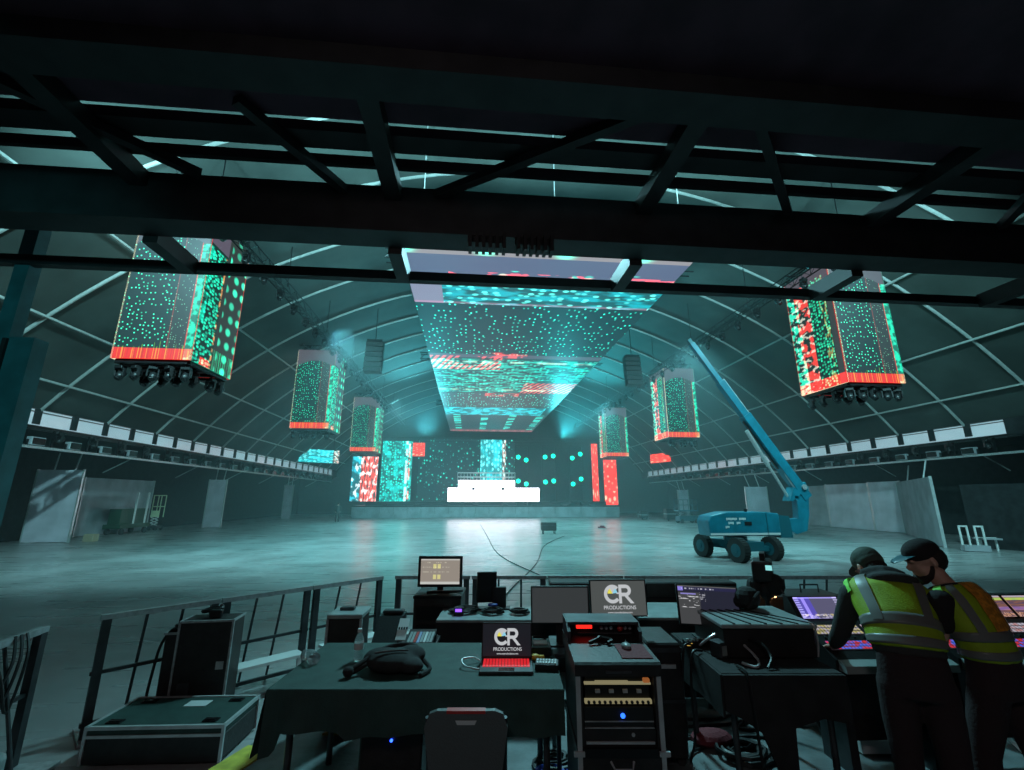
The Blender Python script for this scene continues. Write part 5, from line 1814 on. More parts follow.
for i, (pts, lab, mt) in enumerate((
        ([(1.70, 3.5, TZ + .02), (1.72, 3.42, TZ + .08), (1.80, 3.40, TZ + .12), (1.88, 3.3, TZ + .1), (1.92, 3.16, TZ + .03), (1.86, 3.08, TZ + .01), (1.80, 3.14, TZ + .015)], 'pale grey cable curling over the adapter box on the draped table', 'alu'),
        ([(1.66, 3.62, TZ + .01), (1.74, 3.48, TZ + .06), (1.84, 3.42, TZ + .09), (1.96, 3.20, TZ + .12), (1.98, 3.1, TZ + .06), (1.92, 3.05, TZ + .012)], 'thick black cable lying over the front of the big ribbed case', 'cable'),
        ([(1.66, 3.40, TZ + .014), (1.57, 3.36, TZ + .01), (1.535, 3.34, .9), (1.54, 3.36, .6), (1.56, 3.5, .40), (1.7, 3.7, .365), (2.2, 3.8, .365)], 'black cable dropping from the draped table to the raised floor', 'cable'),
        ([(1.66, 3.52, TZ + .014), (1.58, 3.5, TZ + .01), (1.545, 3.5, .85), (1.55, 3.5, .6), (1.58, 3.62, .40), (1.68, 3.85, .365), (1.9, 4.0, .365)], 'second black cable dropping behind the first from the draped table', 'cable'),
        ([(1.74, 3.10, TZ + .014), (1.73, 2.98, TZ + .01), (1.72, 2.93, .95), (1.74, 2.93, .65), (1.80, 2.95, .38), (1.98, 3.2, .365), (2.3, 3.62, .365)], 'black cable dropping from the corner of the draped table', 'cable'))):
    o = MB().tube(wiggle(pts, 8), .009, 6).build('cable', mt)
    tag(o, lab, 'cable')

# camera on tripod
cm = thing('tripod_camera', 'black camera on a tripod with a tiny lit screen behind the ribbed case', 'camera', (2.60, 4.02, RISER + .10), R(-35))
for k in range(3):
    a_ = R(90 + 120 * k)
    MB().cyl((.0, 0, .72), (.33 * math.cos(a_), .33 * math.sin(a_), -.10), .016, .013, n=8).build('leg', 'black', cm)
MB().cyl((0, 0, .6), (0, 0, .92), .022, n=10).build('column', 'black', cm)
MB().ball((0, 0, .93), .075, .075, .09, 14).build('head', 'black', cm)
MB().box(-.09, .07, -.12, .18, 1.0, 1.17, .02, seg=2).cyl((0, .18, 1.09), (0, .30, 1.09), .06, n=16).box(-.02, .02, -.08, .12, 1.2, 1.23).box(-.02, .02, -.08, -.05, 1.16, 1.22).box(-.02, .02, .09, .12, 1.16, 1.22).build('camera_body', 'black', cm)
MB().ball((.07, -.05, .98), .08, .07, .09, 12).ball((-.09, -.03, .95), .06, .06, .08, 12).build('cover', 'cloth', cm)
MB().box(.02, .07, -.128, -.12, 1.10, 1.14).build('viewfinder', glowmat('cyan_viewfinder_light', (.3, .8, .8), .9), cm)
MB().tube(wiggle([(.08, -.08, 1.0), (.16, -.12, .85), (.12, -.1, .7), (.05, -.05, .6)], 6), .008, 6).build('cable', 'cable', cm)
o = MB().ball((0, 0, .08), .10, .09, .085, 16).ball((.05, .04, .06), .07, .07, .06, 12).ball((-.06, .02, .05), .06, .06, .05, 12).tube([(-.05, -.08, .02), (.0, -.1, .1), (.06, -.07, .13)], .012, 6).build('camera_bag', 'cloth', loc=(2.20, 3.66, TZ + .218))
tag(o, 'round black bag sitting on the lid of the big ribbed case', 'bag')
# long dark case with lamp
bc = thing('equipment_case', 'long dark case lit by a warm lamp behind the first console', 'case', (3.05, 4.42, RISER), RA)
MB().box(-.42, .46, -.16, .2, .02, .92, .012).build('body', 'ply', bc)
MB().box(-.43, .47, -.17, .21, .89, .915).build('edge_trim', 'darksteel', bc)
MB().tube([(.15, .0, .92), (.15, .0, .99), (.32, 0, .99), (.32, 0, .92)], .008, 6).build('handle', 'darksteel', bc)
gl = thing('gooseneck_lamp', 'small gooseneck lamp giving a warm glow on the long dark case', 'lamp', (2.74, 4.14, RISER + .55), RA)
MB().tube(wiggle([(-.02, .05, 0), (-.02, .05, .25), (-.02, -.0, .40), (-.02, -.06, .44)], 6), .006, 6).build('neck', 'black', gl)
MB().cyl((-.02, -.06, .45), (-.02, -.06, .41), .016, .026, n=12).build('shade', 'black', gl)
MB().ball((-.02, -.06, .41), .014, n=10).build('bulb', glowmat('warm_bulb', (1.0, .5, .2), 6.0), gl)
wl = bpy.data.lights.new('gooseneck_bulb', 'POINT')
wl.energy, wl.color, wl.shadow_soft_size = .6, (1.0, .5, .2), .02
wo = bpy.data.objects.new('gooseneck_bulb', wl)
COL.objects.link(wo)
wo.location = (2.72, 4.07, RISER + .93)
MB().box(-.06, .06, -.05, .08, .0, .02).box(-.04, .0, .03, .06, -.55, .0).build('clamp', 'black', gl)


# ------------------------------------------------------------------ consoles
def scr(name, seed, warm):
    gg = G(name)
    u, v = gg.uv()
    if warm:
        base = gg.mix(gg.ss(gg.noise(u, v, 4, 14, seed), .4, .6), (.22, .10, .07), (.10, .06, .10))
        top = gg.band(v, .78, .90)
        hd_ = gg.m('GREATER_THAN', v, .92)
        vio = gg.band(v, .30, .46)
        low = gg.mul(gg.m('LESS_THAN', v, .2), gg.m('GREATER_THAN', gg.noise(u, v, 30, 8, seed), .5))
        c = gg.glow(base, [(top, (.25, .45, .03)), (hd_, (.3, .3, .34)), (vio, (.12, .06, .22)), (low, (.35, .2, .12))])
    else:
        base = gg.mix(gg.m('GREATER_THAN', u, .36), (.10, .08, .45), (.10, .095, .17))
        bor = gg.mx(gg.m('LESS_THAN', u, .10), gg.m('GREATER_THAN', u, .9))
        bw = gg.mul(bor, gg.m('GREATER_THAN', gg.m('FRACT', gg.mul(v, 9.0)), .45))
        col = gg.mul(gg.band(u, .16, .24), gg.m('LESS_THAN', v, .95))
        hd_ = gg.m('GREATER_THAN', v, .93)
        low = gg.mul(gg.m('LESS_THAN', v, .2), gg.m('GREATER_THAN', gg.noise(u, v, 14, 10, seed), .48))
        yl = gg.mul(gg.band(v, .10, .2), gg.m('GREATER_THAN', gg.noise(u, v, 7, 2, seed + 3), .54))
        c = gg.glow(base, [(bw, (.35, .33, .5)), (col, (.25, .2, .5)), (hd_, (.25, .22, .6)), (low, (.28, .26, .32)), (yl, (.4, .33, .04))])
    return gg.emit(c, 1.0)


def keymat(name, pal, seed):
    gg = G(name)
    u, v = gg.uv()
    n_ = gg.noise(u, v, 9, 3, seed)
    base = gg.mix(gg.ss(n_, .42, .58), pal[0], pal[1])
    gap = gg.mul(gg.m('GREATER_THAN', gg.m('FRACT', gg.mul(u, 14.0)), .18), gg.m('GREATER_THAN', gg.m('FRACT', gg.mul(v, 3.0)), .22))
    c = gg.mix(gap, (.02, .015, .02), base)
    return gg.emit(c, 1.0)


M['con_blue'] = scr('console_screen_violet', 1.0, False)
M['con_warm'] = scr('console_screen_warm', 4.0, True)
M['con_pink'] = keymat('console_keys_pale', ((.42, .38, .46), (.40, .34, .12)), 2.0)
M['con_red'] = keymat('console_keys_red_blue', ((.55, .02, .03), (.05, .12, .7)), 6.0)
M['con_rose'] = keymat('console_keys_rose', ((.45, .22, .22), (.40, .38, .45)), 8.0)


def console(label, loc, w_, mats):
    rt_ = thing('lighting_console', label, 'console', loc, R(-3))
    # profile (y, z): front edge at y=0; z measured from the desk foot
    MB().prism([(0, .66), (0, .735), (.03, .75), (.30, .885), (.33, .90), (.45, 1.045), (.50, 1.05), (.52, .66)], 0, w_, 'x').build('body', 'black', rt_)
    ns = len(mats)
    sw = (w_ - .06) / ns

    def pt(x, t, a_, b_, lift=.004):
        y = a_[0] + (b_[0] - a_[0]) * t
        z = a_[1] + (b_[1] - a_[1]) * t
        nx, nz = -(b_[1] - a_[1]), (b_[0] - a_[0])
        ln_ = math.hypot(nx, nz)
        return (x, y + nx / ln_ * lift, z + nz / ln_ * lift)
    A, B = (.33, .90), (.45, 1.045)
    C_, D = (.03, .75), (.30, .885)
    for i, mt in enumerate(mats):
        x0, x1 = .04 + i * sw, .04 + (i + 1) * sw - .03
        MB().quadslab(pt(x0, .06, A, B), pt(x1, .06, A, B), pt(x1, .94, A, B), pt(x0, .94, A, B), .003).build('screen', mt, rt_)
        MB().quadslab(pt(x0, .62, C_, D), pt(x1, .62, C_, D), pt(x1, .93, C_, D), pt(x0, .93, C_, D), .003).build('key_panel', 'con_pink' if i % 2 == 0 else 'con_rose', rt_)
        MB().quadslab(pt(x0, .16, C_, D), pt(x1, .16, C_, D), pt(x1, .42, C_, D), pt(x0, .42, C_, D), .003).build('fader_bank', 'con_red', rt_)
        for k in range(5):
            MB().bar(pt(x0 + .03 + k * (x1 - x0 - .06) / 4, .50, C_, D, .008), pt(x0 + .03 + k * (x1 - x0 - .06) / 4, .57, C_, D, .008), .014, .012).build('encoder', 'darksteel', rt_)
    MB().prism([(-.07, .67), (-.07, .715), (0, .735), (0, .67)], .02, w_ - .02, 'x').build('arm_rest', 'teallid', rt_)
    for x in (.12, w_ - .12):
        MB().box(x - .03, x + .03, .12, .40, 0, .66).build('leg', 'darksteel', rt_)
    MB().box(.1, w_ - .1, .24, .28, .15, .62).build('modesty_panel', 'ply', rt_)
    return rt_


console('console with a violet screen where the capped person leans', (2.50, 3.20, RISER), .82, ['con_blue', 'con_pink'])
M['con_pink2'] = M['con_pink']
console('console with brown and green screens at the edge beyond the second person', (3.36, 3.15, RISER), 1.35, ['con_pink', 'con_warm', 'con_warm'])


# ------------------------------------------------------------------ floor clutter on the riser
ps = thing('power_strip', 'long power strip with black plugs on the raised floor', 'power strip', (2.82, 4.0, RISER), -.1)
MB().box(-.19, .19, -.03, .03, 0, .045, .006).build('body', 'whiteplastic', ps)
for k in range(5):
    MB().box(-.13 + k * .06, -.095 + k * .06, -.02, .02, .045, .10, .006).build('plug', 'black', ps)
for i, (pts, lab) in enumerate((
        ([(2.63, 4.02, .36), (2.5, 4.1, .362), (2.3, 3.95, .362), (2.2, 4.0, .362), (2.35, 4.1, .365), (2.1, 4.05, .362), (1.6, 4.05, .362)], 'black cable leading from the power strip across the floor'),
        ([(1.62, 3.92, .36), (1.9, 3.82, .362), (2.2, 3.85, .362), (2.45, 3.75, .362), (2.35, 3.65, .362), (2.1, 3.7, .362), (1.9, 3.62, .362), (2.1, 3.5, .365)], 'black cable winding on the floor below the draped table'),
        ([(1.7, 4.2, .36), (2.1, 4.15, .362), (2.5, 4.3, .362), (2.7, 4.12, .362), (3.1, 4.15, .362)], 'thin black cable on the floor behind the power strip'))):
    o = MB().tube(wiggle(pts, 8), .011, 6).build('floor_cable', 'cable')
    tag(o, lab, 'cable')
o = MB().tube(coil(2.02, 3.62, RISER, .2, 6, .014, 3), .014, 5).build('cable_coil', 'cable')
tag(o, 'big loose coil of cable on the floor below the draped table', 'cable')
o = MB().ball((0, 0, .05), .16, .10, .055, 14).build('cloth_bag', 'maroon', loc=(1.86, 3.78, RISER))
tag(o, 'dark maroon cloth lying among the floor cables', 'bag')
o = MB().tube(coil(.62, 3.62, RISER, .14, 6, .012, 5), .012, 5).build('cable_coil', 'cable')
tag(o, 'coil of black cable on the floor between long table and rack', 'cable')
o = MB().tube(coil(.60, 3.5, RISER + .01, .11, 3, .012, 7), .012, 5).build('cable_coil', 'bluecable')
tag(o, 'coil of blue cable on the floor between long table and rack', 'cable')
cr = thing('parts_crate', 'shallow pale crate of bits on the floor beside the first person', 'crate', (3.02, 3.62, RISER), -.1)
MB().box(-.15, .15, -.10, .12, .015, .03).box(-.15, .15, -.1, -.085, .03, .1).box(-.15, .15, .105, .12, .03, .1).box(-.15, -.135, -.1, .12, .03, .1).box(.135, .15, -.1, .12, .03, .1).build('tray', 'whiteplastic', cr)
m_ = MB()
for k in range(14):
    p0 = Vector((random.uniform(-.11, .11), random.uniform(-.07, .09), random.uniform(.05, .10)))
    m_.cyl(p0, p0 + Vector((random.uniform(-.06, .06), random.uniform(-.04, .04), random.uniform(-.01, .02))), .010, n=6)
b_ = m_.build('metal_bits', 'steel', cr)
b_['kind'] = 'stuff'
MB().box(-.14, .14, -.09, .11, 0, .015).build('foot', 'green', cr)
bg2 = thing('holdall', 'dark red bag standing under the first console', 'bag', (2.98, 4.02, RISER), .1)
m_ = MB().ball((0, 0, .12), .16, .12, .13, 14).ball((.1, 0, .1), .1, .1, .1, 12)
m_.build('bag_body', 'maroon', bg2, remesh=.015)
MB().tube(wiggle([(-.1, -.05, .2), (-.03, -.1, .28), (.06, -.06, .22)], 6), .012, 6).build('handle', 'cloth', bg2)
o = MB().ball((0, 0, .04), .15, .09, .045, 14).ball((.12, .03, .03), .08, .06, .035, 10).build('dark_pouch', 'cloth', loc=(3.62, 3.72, RISER))
tag(o, 'flat dark pouch lying on the floor between the two people', 'bag')
sl = thing('step_stool', 'white metal step stool on the floor behind the second person', 'stool', (4.12, 3.68, RISER), .5)
for z, y in ((.10, -.1), (.22, .02), (.34, .14)):
    MB().box(-.17, .17, y - .055, y + .055, z - .012, z + .012).build('tread', 'alu', sl)
for x in (-.18, .18):
    MB().bar((x, -.18, 0), (x, .17, .37), .025, .02).build('side_rail', 'white', sl)
    MB().bar((x, .17, .37), (x, .24, 0), .02, .02).build('rear_leg', 'white', sl)

# ------------------------------------------------------------------ people


def ring(c, yaw, lean, rx, ry):
    ax = Vector((math.cos(yaw), math.sin(yaw), 0))
    f0 = Vector((-math.sin(yaw), math.cos(yaw), 0))
    fw_ = f0 * math.cos(lean) - Vector((0, 0, 1)) * math.sin(lean)
    return (c, ax, fw_, rx, ry)


def torso_secs(spine, grow=0.0, t0=0.0, t1=1.0, n=9):
    """spine: list of (t, centre, yaw, lean, rx, ry); interpolated"""
    out = []
    for i in range(n):
        t = t0 + (t1 - t0) * i / (n - 1)
        for a_, b_ in zip(spine, spine[1:]):
            if a_[0] <= t <= b_[0] + 1e-6:
                f = (t - a_[0]) / (b_[0] - a_[0])
                c = Vector(a_[1]).lerp(Vector(b_[1]), f)
                L_ = lambda k: a_[k] + (b_[k] - a_[k]) * f
                out.append(ring(c, L_(2), L_(3), L_(4) + grow, L_(5) + grow))
                break
    return out


def hand(m_, wrist, d, palm_n, side, curl=.5, s=1.0):
    """hand mesh: wrist point, pointing direction d, palm normal, thumb side +1/-1"""
    d = Vector(d).normalized()
    nrm = Vector(palm_n)
    nrm = (nrm - d * nrm.dot(d)).normalized()
    x = d.cross(nrm).normalized()
    w0 = Vector(wrist)
    m_.loft([(w0 + d * t * s, x, nrm, rx * s, ry * s) for t, rx, ry in ((-.02, .026, .019), (.01, .03, .019), (.04, .038, .016), (.075, .042, .014), (.092, .038, .012))], 14)
    for k, (off_, ln_) in enumerate(((-.030, .068), (-.010, .078), (.010, .073), (.029, .058))):
        b0 = w0 + d * .085 * s + x * off_ * s * side
        pts = [b0]
        ang = .12
        for seg in (.45, .32, .23):
            ang += curl * .8
            pts.append(pts[-1] + (d * math.cos(ang) + nrm * math.sin(ang)) * ln_ * seg * s)
        m_.limb(pts, [.0095 * s, .009 * s, .0082 * s, .007 * s], 8)
    b0 = w0 + d * .025 * s - x * .03 * s * side
    m_.limb([b0, b0 + (d * .6 - x * .75 * side + nrm * .25) * .036 * s, b0 + (d * 1.0 - x * .95 * side + nrm * .6) * .058 * s], [.013 * s, .011 * s, .0085 * s], 8)


def head_mesh(m_, c, yaw, pitch, tilt=0.0, s=1.0):
    """skin head; local axes: x right, y face, z up"""
    Rm = Matrix.Translation(c) @ Matrix.Rotation(yaw, 4, 'Z') @ Matrix.Rotation(-pitch, 4, 'X') @ Matrix.Rotation(tilt, 4, 'Y')
    T = lambda p: Rm @ (Vector(p) * s)

    el = lambda p, rx, ry, rz, n=16: el_local(m_, Rm, s, p, rx, ry, rz, n)
    el((0, -.01, .03), .076, .094, .092)
    el((0, .035, -.04), .058, .058, .075)
    el((0, .062, -.085), .032, .028, .028)
    el((-.045, .03, -.06), .026, .04, .035, 10)
    el((.045, .03, -.06), .026, .04, .035, 10)
    el((0, .098, -.02), .012, .018, .020, 10)
    el((0, .086, .002), .009, .012, .025, 10)
    el((0, .086, -.062), .022, .010, .008, 10)
    for sx in (-1, 1):
        el((sx * .078, -.015, -.01), .010, .018, .030, 10)
        el((sx * .03, .082, .018), .020, .012, .008, 10)
    return Rm


def el_local(m_, Rm, s, p, rx, ry, rz, n=16):
    r_ = bmesh.ops.create_uvsphere(m_.bm, u_segments=n, v_segments=max(6, n // 2), radius=1.0)
    bmesh.ops.transform(m_.bm, matrix=Rm @ Matrix.Translation(Vector(p) * s) @ Matrix.Diagonal((rx * s, ry * s, rz * s, 1)), verts=r_['verts'])


def shoe(m_, p, yaw):
    Rz = Matrix.Translation(p) @ Matrix.Rotation(yaw, 4, 'Z')
    vs0 = len(m_.bm.verts)
    secs = [((0, -.08, .05), .035, .05), ((0, -.05, .055), .042, .055), ((0, .03, .05), .045, .05), ((0, .1, .035), .05, .035), ((0, .16, .028), .046, .028), ((0, .185, .025), .03, .02)]
    m_.loft([(Rz @ Vector(c), Rz.to_3x3() @ Vector((1, 0, 0)), Vector((0, 0, 1)), rx, rz) for c, rx, rz in secs], 14, 2.6)


# ---- person one: grey green cap, charcoal hoodie, vest, leaning on the console
p1 = thing('person', 'person in a grey green cap, dark hoodie and yellow vest leaning over the console', 'person', (2.545, 2.66, RISER), R(-32))
p1.scale = (.97, .97, .97)
sp1 = [(0, (0, 0, .86), 0, .05, .165, .12), (.18, (0, .03, .99), 0, .25, .165, .115), (.45, (0, .13, 1.12), 0, .6, .175, .115), (.75, (0, .27, 1.235), 0, .75, .205, .12), (.9, (0, .34, 1.28), 0, .75, .20, .10), (1.0, (0, .385, 1.305), 0, .7, .12, .075)]
hc1 = Vector((-.035, .50, 1.375))
sk = MB()
sk.loft(torso_secs(sp1, -.02, 0, .97), 20)
head_mesh(sk, hc1, R(28), R(38), 0, 1.06)
sk.limb([(0, .36, 1.27), (-.01, .42, 1.32), (-.02, .47, 1.355)], [.065, .06, .06], 12)
A1 = dict(ls=Vector((-.195, .28, 1.22)), le=Vector((-.29, .36, .95)), lw=Vector((-.33, .50, .83)), rs=Vector((.195, .28, 1.22)), re=Vector((.215, .44, .96)), rw=Vector((.10, .58, .86)))
for a_, b_, c_ in (('ls', 'le', 'lw'), ('rs', 're', 'rw')):
    sk.limb([A1[a_], A1[a_].lerp(A1[b_], .5), A1[b_], A1[b_].lerp(A1[c_], .4), A1[c_]], [.05, .045, .037, .036, .024], 12)
hand(sk, A1['lw'], (.15, 1, -.25), (0, -.2, -1), -1, .35, 1.0)
hand(sk, A1['rw'], (-.25, 1, -.3), (0, -.2, -1), 1, .35, 1.0)
for sx in (-1, 1):
    sk.limb([(sx * .09, 0, .84), (sx * .10, .0, .46), (sx * .11, -.02, .09)], [.075, .05, .035], 12)
sk.build('body', 'skin', p1, remesh=.0065)
hd_ = MB()
hd_.loft(torso_secs(sp1, .012, .12, .96), 22)
for a_, b_, c_ in (('ls', 'le', 'lw'), ('rs', 're', 'rw')):
    pa, pb, pc = A1[a_], A1[b_], A1[c_]
    hd_.limb([pa, pa.lerp(pb, .5), pb, pb.lerp(pc, .45), pb.lerp(pc, .76)], [.075, .066, .056, .052, .040], 14)
# hood bunched at the neck
hd_.ball((0, .34, 1.345), .125, .10, .055, 16, Matrix.Rotation(-.6, 4, 'X'))
hd_.ball((.03, .26, 1.325), .15, .10, .05, 16, Matrix.Rotation(-.5, 4, 'X'))
hd_.tube([(-.09, .385, 1.31), (-.10, .32, 1.35), (0, .28, 1.375), (.10, .32, 1.35), (.09, .385, 1.31)], [.022, .04, .045, .04, .022], 10)
hd_.build('hoodie', 'hoodie', p1, remesh=.012)
vt = MB()
vt.loft(torso_secs(sp1, .024, .17, .93), 26)
vo = vt.build('hi_vis_vest', 'hivis', p1, remesh=.012)


def vest_band(sp, t0, t1, grow, mat, parent, nm='reflective_band'):
    b_ = MB()
    b_.loft(torso_secs(sp, grow, t0, t1, 5), 30)
    return b_.build(nm, mat, parent, smooth=True)


def back_strip(sp, ang0, ang1, t0, t1, grow, mat, parent, nm):
    """strip following the back surface between two angles (degrees; 270 = middle of the back)"""
    s_ = MB()
    secs = torso_secs(sp, grow, t0, t1, 12)
    secs2 = torso_secs(sp, grow - .012, t0, t1, 12)
    g1, g2 = [], []
    for S, out in ((secs, g1), (secs2, g2)):
        for c, ax, ay, rx, ry in S:
            ax, ay = Vector(ax).normalized(), Vector(ay).normalized()
            out.append([s_.bm.verts.new(Vector(c) + ax * rx * math.cos(R(a_)) + ay * ry * math.sin(R(a_))) for a_ in (ang0, (ang0 * 2 + ang1) / 3, (ang0 + 2 * ang1) / 3, ang1)])
    for i in range(11):
        for k in range(3):
            s_.bm.faces.new((g1[i][k], g1[i][k + 1], g1[i + 1][k + 1], g1[i + 1][k]))
            s_.bm.faces.new((g2[i][k + 1], g2[i][k], g2[i + 1][k], g2[i + 1][k + 1]))
    return s_.build(nm, mat, parent, smooth=True)


vest_band(sp1, .19, .26, .030, 'reflect', vo)
vest_band(sp1, .34, .43, .030, 'reflect', vo)
back_strip(sp1, 222, 240, .37, .94, .032, 'reflect', vo, 'shoulder_band')
back_strip(sp1, 300, 318, .37, .94, .032, 'reflect', vo, 'shoulder_band')
back_strip(sp1, 188, 206, .70, .95, .032, 'hivisgreen', vo, 'shoulder_piping')
cpm = MB()
Rm1 = Matrix.Translation(hc1) @ Matrix.Rotation(R(28), 4, 'Z') @ Matrix.Rotation(R(-38), 4, 'X')
el_local(cpm, Rm1, 1.06, (0, -.012, .048), .086, .104, .082)
el_local(cpm, Rm1, 1.06, (0, -.03, .02), .084, .088, .07)
cpm.build('cap', 'capgreen', p1, remesh=.009)
br = MB()
br.loft([(Rm1 @ Vector((0, y, .045 - z)), Rm1.to_3x3() @ Vector((1, 0, 0)), Rm1.to_3x3() @ Vector((0, 0, 1)), rx, .006) for y, z, rx in ((.06, 0, .07), (.11, .005, .072), (.15, .014, .055), (.17, .02, .025))], 16)
br.build('cap_brim', 'capgreen', p1)
hr = MB()
el_local(hr, Rm1, 1.06, (0, -.055, -.03), .068, .055, .055)
hr.build('hair', 'hair', p1, smooth=True)
tr = MB()
tr.loft([ring((0, 0, z), 0, .05, rx, ry) for z, rx, ry in ((.74, .175, .125), (.82, .18, .13), (.90, .172, .125), (.97, .165, .12))], 22)
for sx in (-1, 1):
    tr.limb([(sx * .09, 0, .80), (sx * .10, .005, .60), (sx * .105, .0, .42), (sx * .11, -.02, .24), (sx * .115, -.03, .09)], [.10, .092, .075, .068, .066], 16)
tr.build('trousers', 'trouser', p1, remesh=.013)
for sx in (-1, 1):
    m_ = MB()
    shoe(m_, Vector((sx * .115, -.03, .0)), R(-6 * sx))
    m_.build('shoe', 'boot', p1, smooth=True)

# ---- person two: black cap, beard, black tee, vest, standing beside
p2 = thing('person', 'bearded person in a brimmed cap, black tee and yellow orange vest looking down sideways', 'person', (3.01, 2.62, RISER), R(14))
p2.scale = (.95, .95, .95)
sp2 = [(0, (0, 0, .88), 0, .05, .145, .11), (.2, (0, .01, 1.0), 0, .08, .14, .105), (.45, (0, .045, 1.13), 0, .2, .15, .105), (.75, (-.005, .10, 1.265), 0, .32, .175, .11), (.9, (-.008, .135, 1.325), 0, .36, .16, .09), (1.0, (-.01, .155, 1.355), 0, .36, .095, .07)]
hc2 = Vector((-.03, .235, 1.485))
YA, PI2 = R(55), R(18)
sk = MB()
sk.loft(torso_secs(sp2, -.02, 0, .97), 20)
Rm2 = head_mesh(sk, hc2, YA, PI2, 0, 1.06)
sk.limb([(-.01, .14, 1.32), (-.015, .175, 1.38), (-.025, .205, 1.44)], [.062, .055, .055], 12)
A2 = dict(ls=Vector((-.175, .10, 1.275)), le=Vector((-.20, .14, 1.03)), lw=Vector((-.10, .31, .99)), rs=Vector((.165, .10, 1.275)), re=Vector((.22, .17, 1.03)), rw=Vector((.08, .33, 1.0)))
for a_, b_, c_ in (('ls', 'le', 'lw'), ('rs', 're', 'rw')):
    sk.limb([A2[a_], A2[a_].lerp(A2[b_], .5), A2[b_], A2[b_].lerp(A2[c_], .4), A2[c_]], [.05, .046, .040, .038, .026], 12)
hand(sk, A2['lw'], (.5, .8, -.2), (.1, -.3, -1), -1, .6, 1.0)
hand(sk, A2['rw'], (-.5, .8, -.2), (-.1, -.3, -1), 1, .6, 1.0)
for sx, kx, kz, fy in ((-1, .02, .46, .12), (1, -.02, .46, -.16)):
    sk.limb([(sx * .09, 0, .84), (sx * .11, fy * .5 + .03, .46), (sx * .12, fy, .09)], [.075, .05, .035], 12)
sk.build('body', 'skin', p2, remesh=.0065)
bd_ = MB()
bd_.tube([Rm2 @ (Vector(p) * 1.06) for p in ((-.070, .002, -.022), (-.069, .012, -.048), (-.060, .035, -.078), (-.036, .068, -.098), (0, .080, -.104), (.036, .068, -.098), (.060, .035, -.078), (.069, .012, -.048), (.070, .002, -.022))], [.010, .014, .021, .027, .030, .027, .021, .014, .010], 12)
el_local(bd_, Rm2, 1.06, (0, .088, -.085), .032, .016, .026, 12)
bd_.build('beard', 'hair', p2, remesh=.0055)
hr = MB()
el_local(hr, Rm2, 1.06, (0, -.045, .0), .084, .078, .085)
hr.build('hair', 'hair', p2, smooth=True)
cpm = MB()
el_local(cpm, Rm2, 1.06, (0, -.008, .055), .087, .106, .078)
cpm.build('cap', 'tee', p2, remesh=.009)
br = MB()
br.loft([(Rm2 @ Vector((0, y, .055 - z)), Rm2.to_3x3() @ Vector((1, 0, 0)), Rm2.to_3x3() @ Vector((0, 0, 1)), rx, .006) for y, z, rx in ((.06, 0, .072), (.11, .004, .074), (.155, .012, .058), (.18, .018, .03))], 16)
br.build('cap_brim', 'liftdark', p2)
te = MB()
te.loft(torso_secs(sp2, .010, .08, .97), 22)
for a_, b_ in (('ls', 'le'), ('rs', 're')):
    pa, pb = A2[a_], A2[b_]
    te.limb([pa, pa.lerp(pb, .35), pa.lerp(pb, .62)], [.072, .066, .062], 14)
te.build('tee_shirt', 'tee', p2, remesh=.012)
vt = MB()
vt.loft(torso_secs(sp2, .024, .12, .93), 26)
vo = vt.build('hi_vis_vest', 'hivis', p2, remesh=.012)
vest_band(sp2, .15, .22, .030, 'reflect', vo)
vest_band(sp2, .31, .40, .030, 'reflect', vo)
back_strip(sp2, 215, 232, .34, .94, .032, 'reflect', vo, 'shoulder_band')
back_strip(sp2, 250, 330, .40, .95, .031, 'orange', vo, 'orange_panel')
back_strip(sp2, 300, 318, .34, .94, .035, 'reflect', vo, 'shoulder_band')
back_strip(sp2, 185, 205, .72, .95, .032, 'hivisgreen', vo, 'shoulder_piping')
tr = MB()
tr.loft([ring((0, 0, z), 0, .05, rx, ry) for z, rx, ry in ((.76, .165, .12), (.84, .17, .125), (.92, .16, .12), (.98, .155, .115))], 22)
for sx, fy in ((-1, .12), (1, -.16)):
    tr.limb([(sx * .09, 0, .82), (sx * .10, fy * .3 + .01, .62), (sx * .11, fy * .55 + .02, .44), (sx * .115, fy * .8, .25), (sx * .12, fy, .09)], [.098, .09, .074, .068, .066], 16)
tr.build('trousers', 'trouser', p2, remesh=.013)
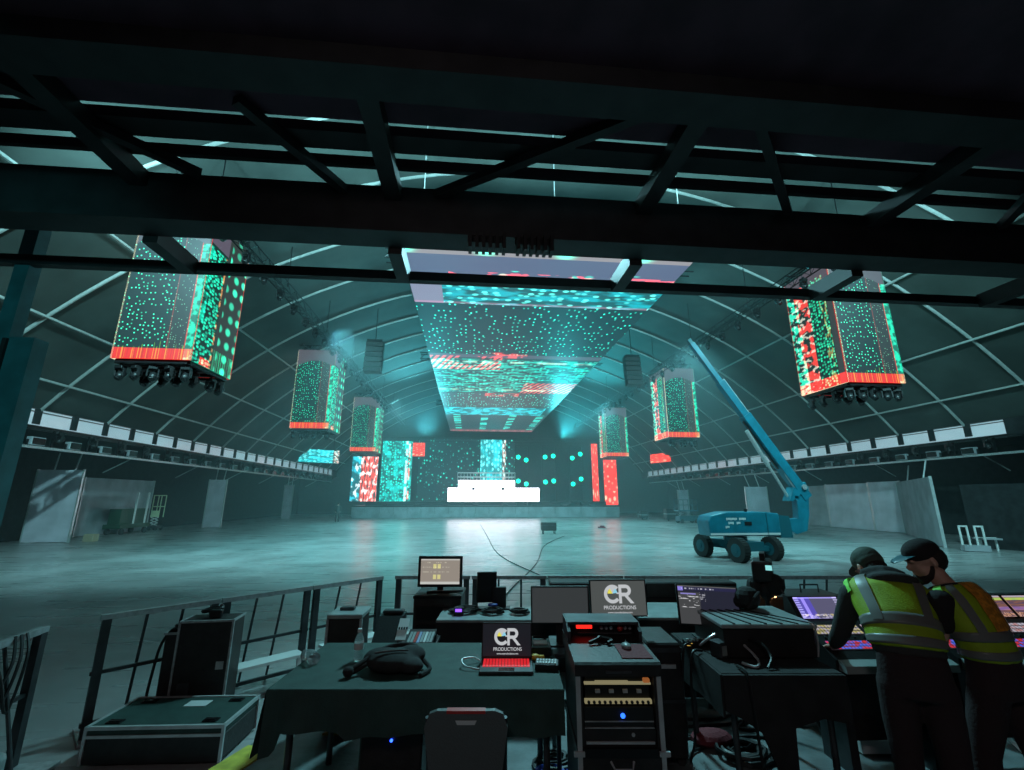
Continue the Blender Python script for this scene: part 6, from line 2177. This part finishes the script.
for sx, fy in ((-1, .12), (1, -.16)):
    m_ = MB()
    shoe(m_, Vector((sx * .12, fy, .0)), R(-8 * sx))
    m_.build('shoe', 'boot', p2, smooth=True)

# ---- distant person
p3 = thing('person', 'small distant person standing alone on the hall floor', 'person', (-12.1, 44.7, 0), R(20))
sk = MB()
sp3 = [(0, (0, 0, .85), 0, .0, .16, .11), (.5, (0, 0, 1.15), 0, .0, .16, .11), (.9, (0, 0, 1.42), 0, .0, .19, .1), (1.0, (0, 0, 1.47), 0, .0, .1, .07)]
sk.loft(torso_secs(sp3, 0, 0, 1), 16)
sk.limb([(0, 0, 1.45), (0, .01, 1.55)], [.06, .055], 10)
head_mesh(sk, Vector((0, .02, 1.63)), 0, .1, 0, 1.0)
for sx in (-1, 1):
    sk.limb([(sx * .09, 0, .85), (sx * .1, .02, .47), (sx * .11, 0, .08)], [.09, .06, .045], 12)
    sk.limb([(sx * .2, 0, 1.4), (sx * .25, -.02, 1.13), (sx * .2, .12, .95)], [.055, .045, .03], 10)
    hand(sk, (sx * .2, .12, .95), (0, .4, -1), (-sx, 0, 0), sx, .4)
sk.build('body', 'skin', p3, remesh=.012)
vt = MB()
vt.loft(torso_secs(sp3, .02, .1, .97), 18)
for sx in (-1, 1):
    vt.limb([(sx * .2, 0, 1.4), (sx * .25, -.02, 1.13), (sx * .215, .08, 1.0)], [.068, .056, .045], 10)
vt.build('jacket', 'hoodie', p3, remesh=.015)
tr = MB()
tr.loft([ring((0, 0, z), 0, 0, rx, ry) for z, rx, ry in ((.78, .17, .12), (.95, .165, .115))], 18)
for sx in (-1, 1):
    tr.limb([(sx * .09, 0, .8), (sx * .1, .02, .47), (sx * .11, 0, .1)], [.1, .075, .065], 12)
tr.build('trousers', 'trouser', p3, remesh=.015)
for sx in (-1, 1):
    m_ = MB()
    shoe(m_, Vector((sx * .11, 0, 0)), 0)
    m_.build('shoe', 'boot', p3, smooth=True)
hr = MB().ball((0, 0, 1.67), .085, .1, .08)
hr.build('hair', 'hair', p3, smooth=True)
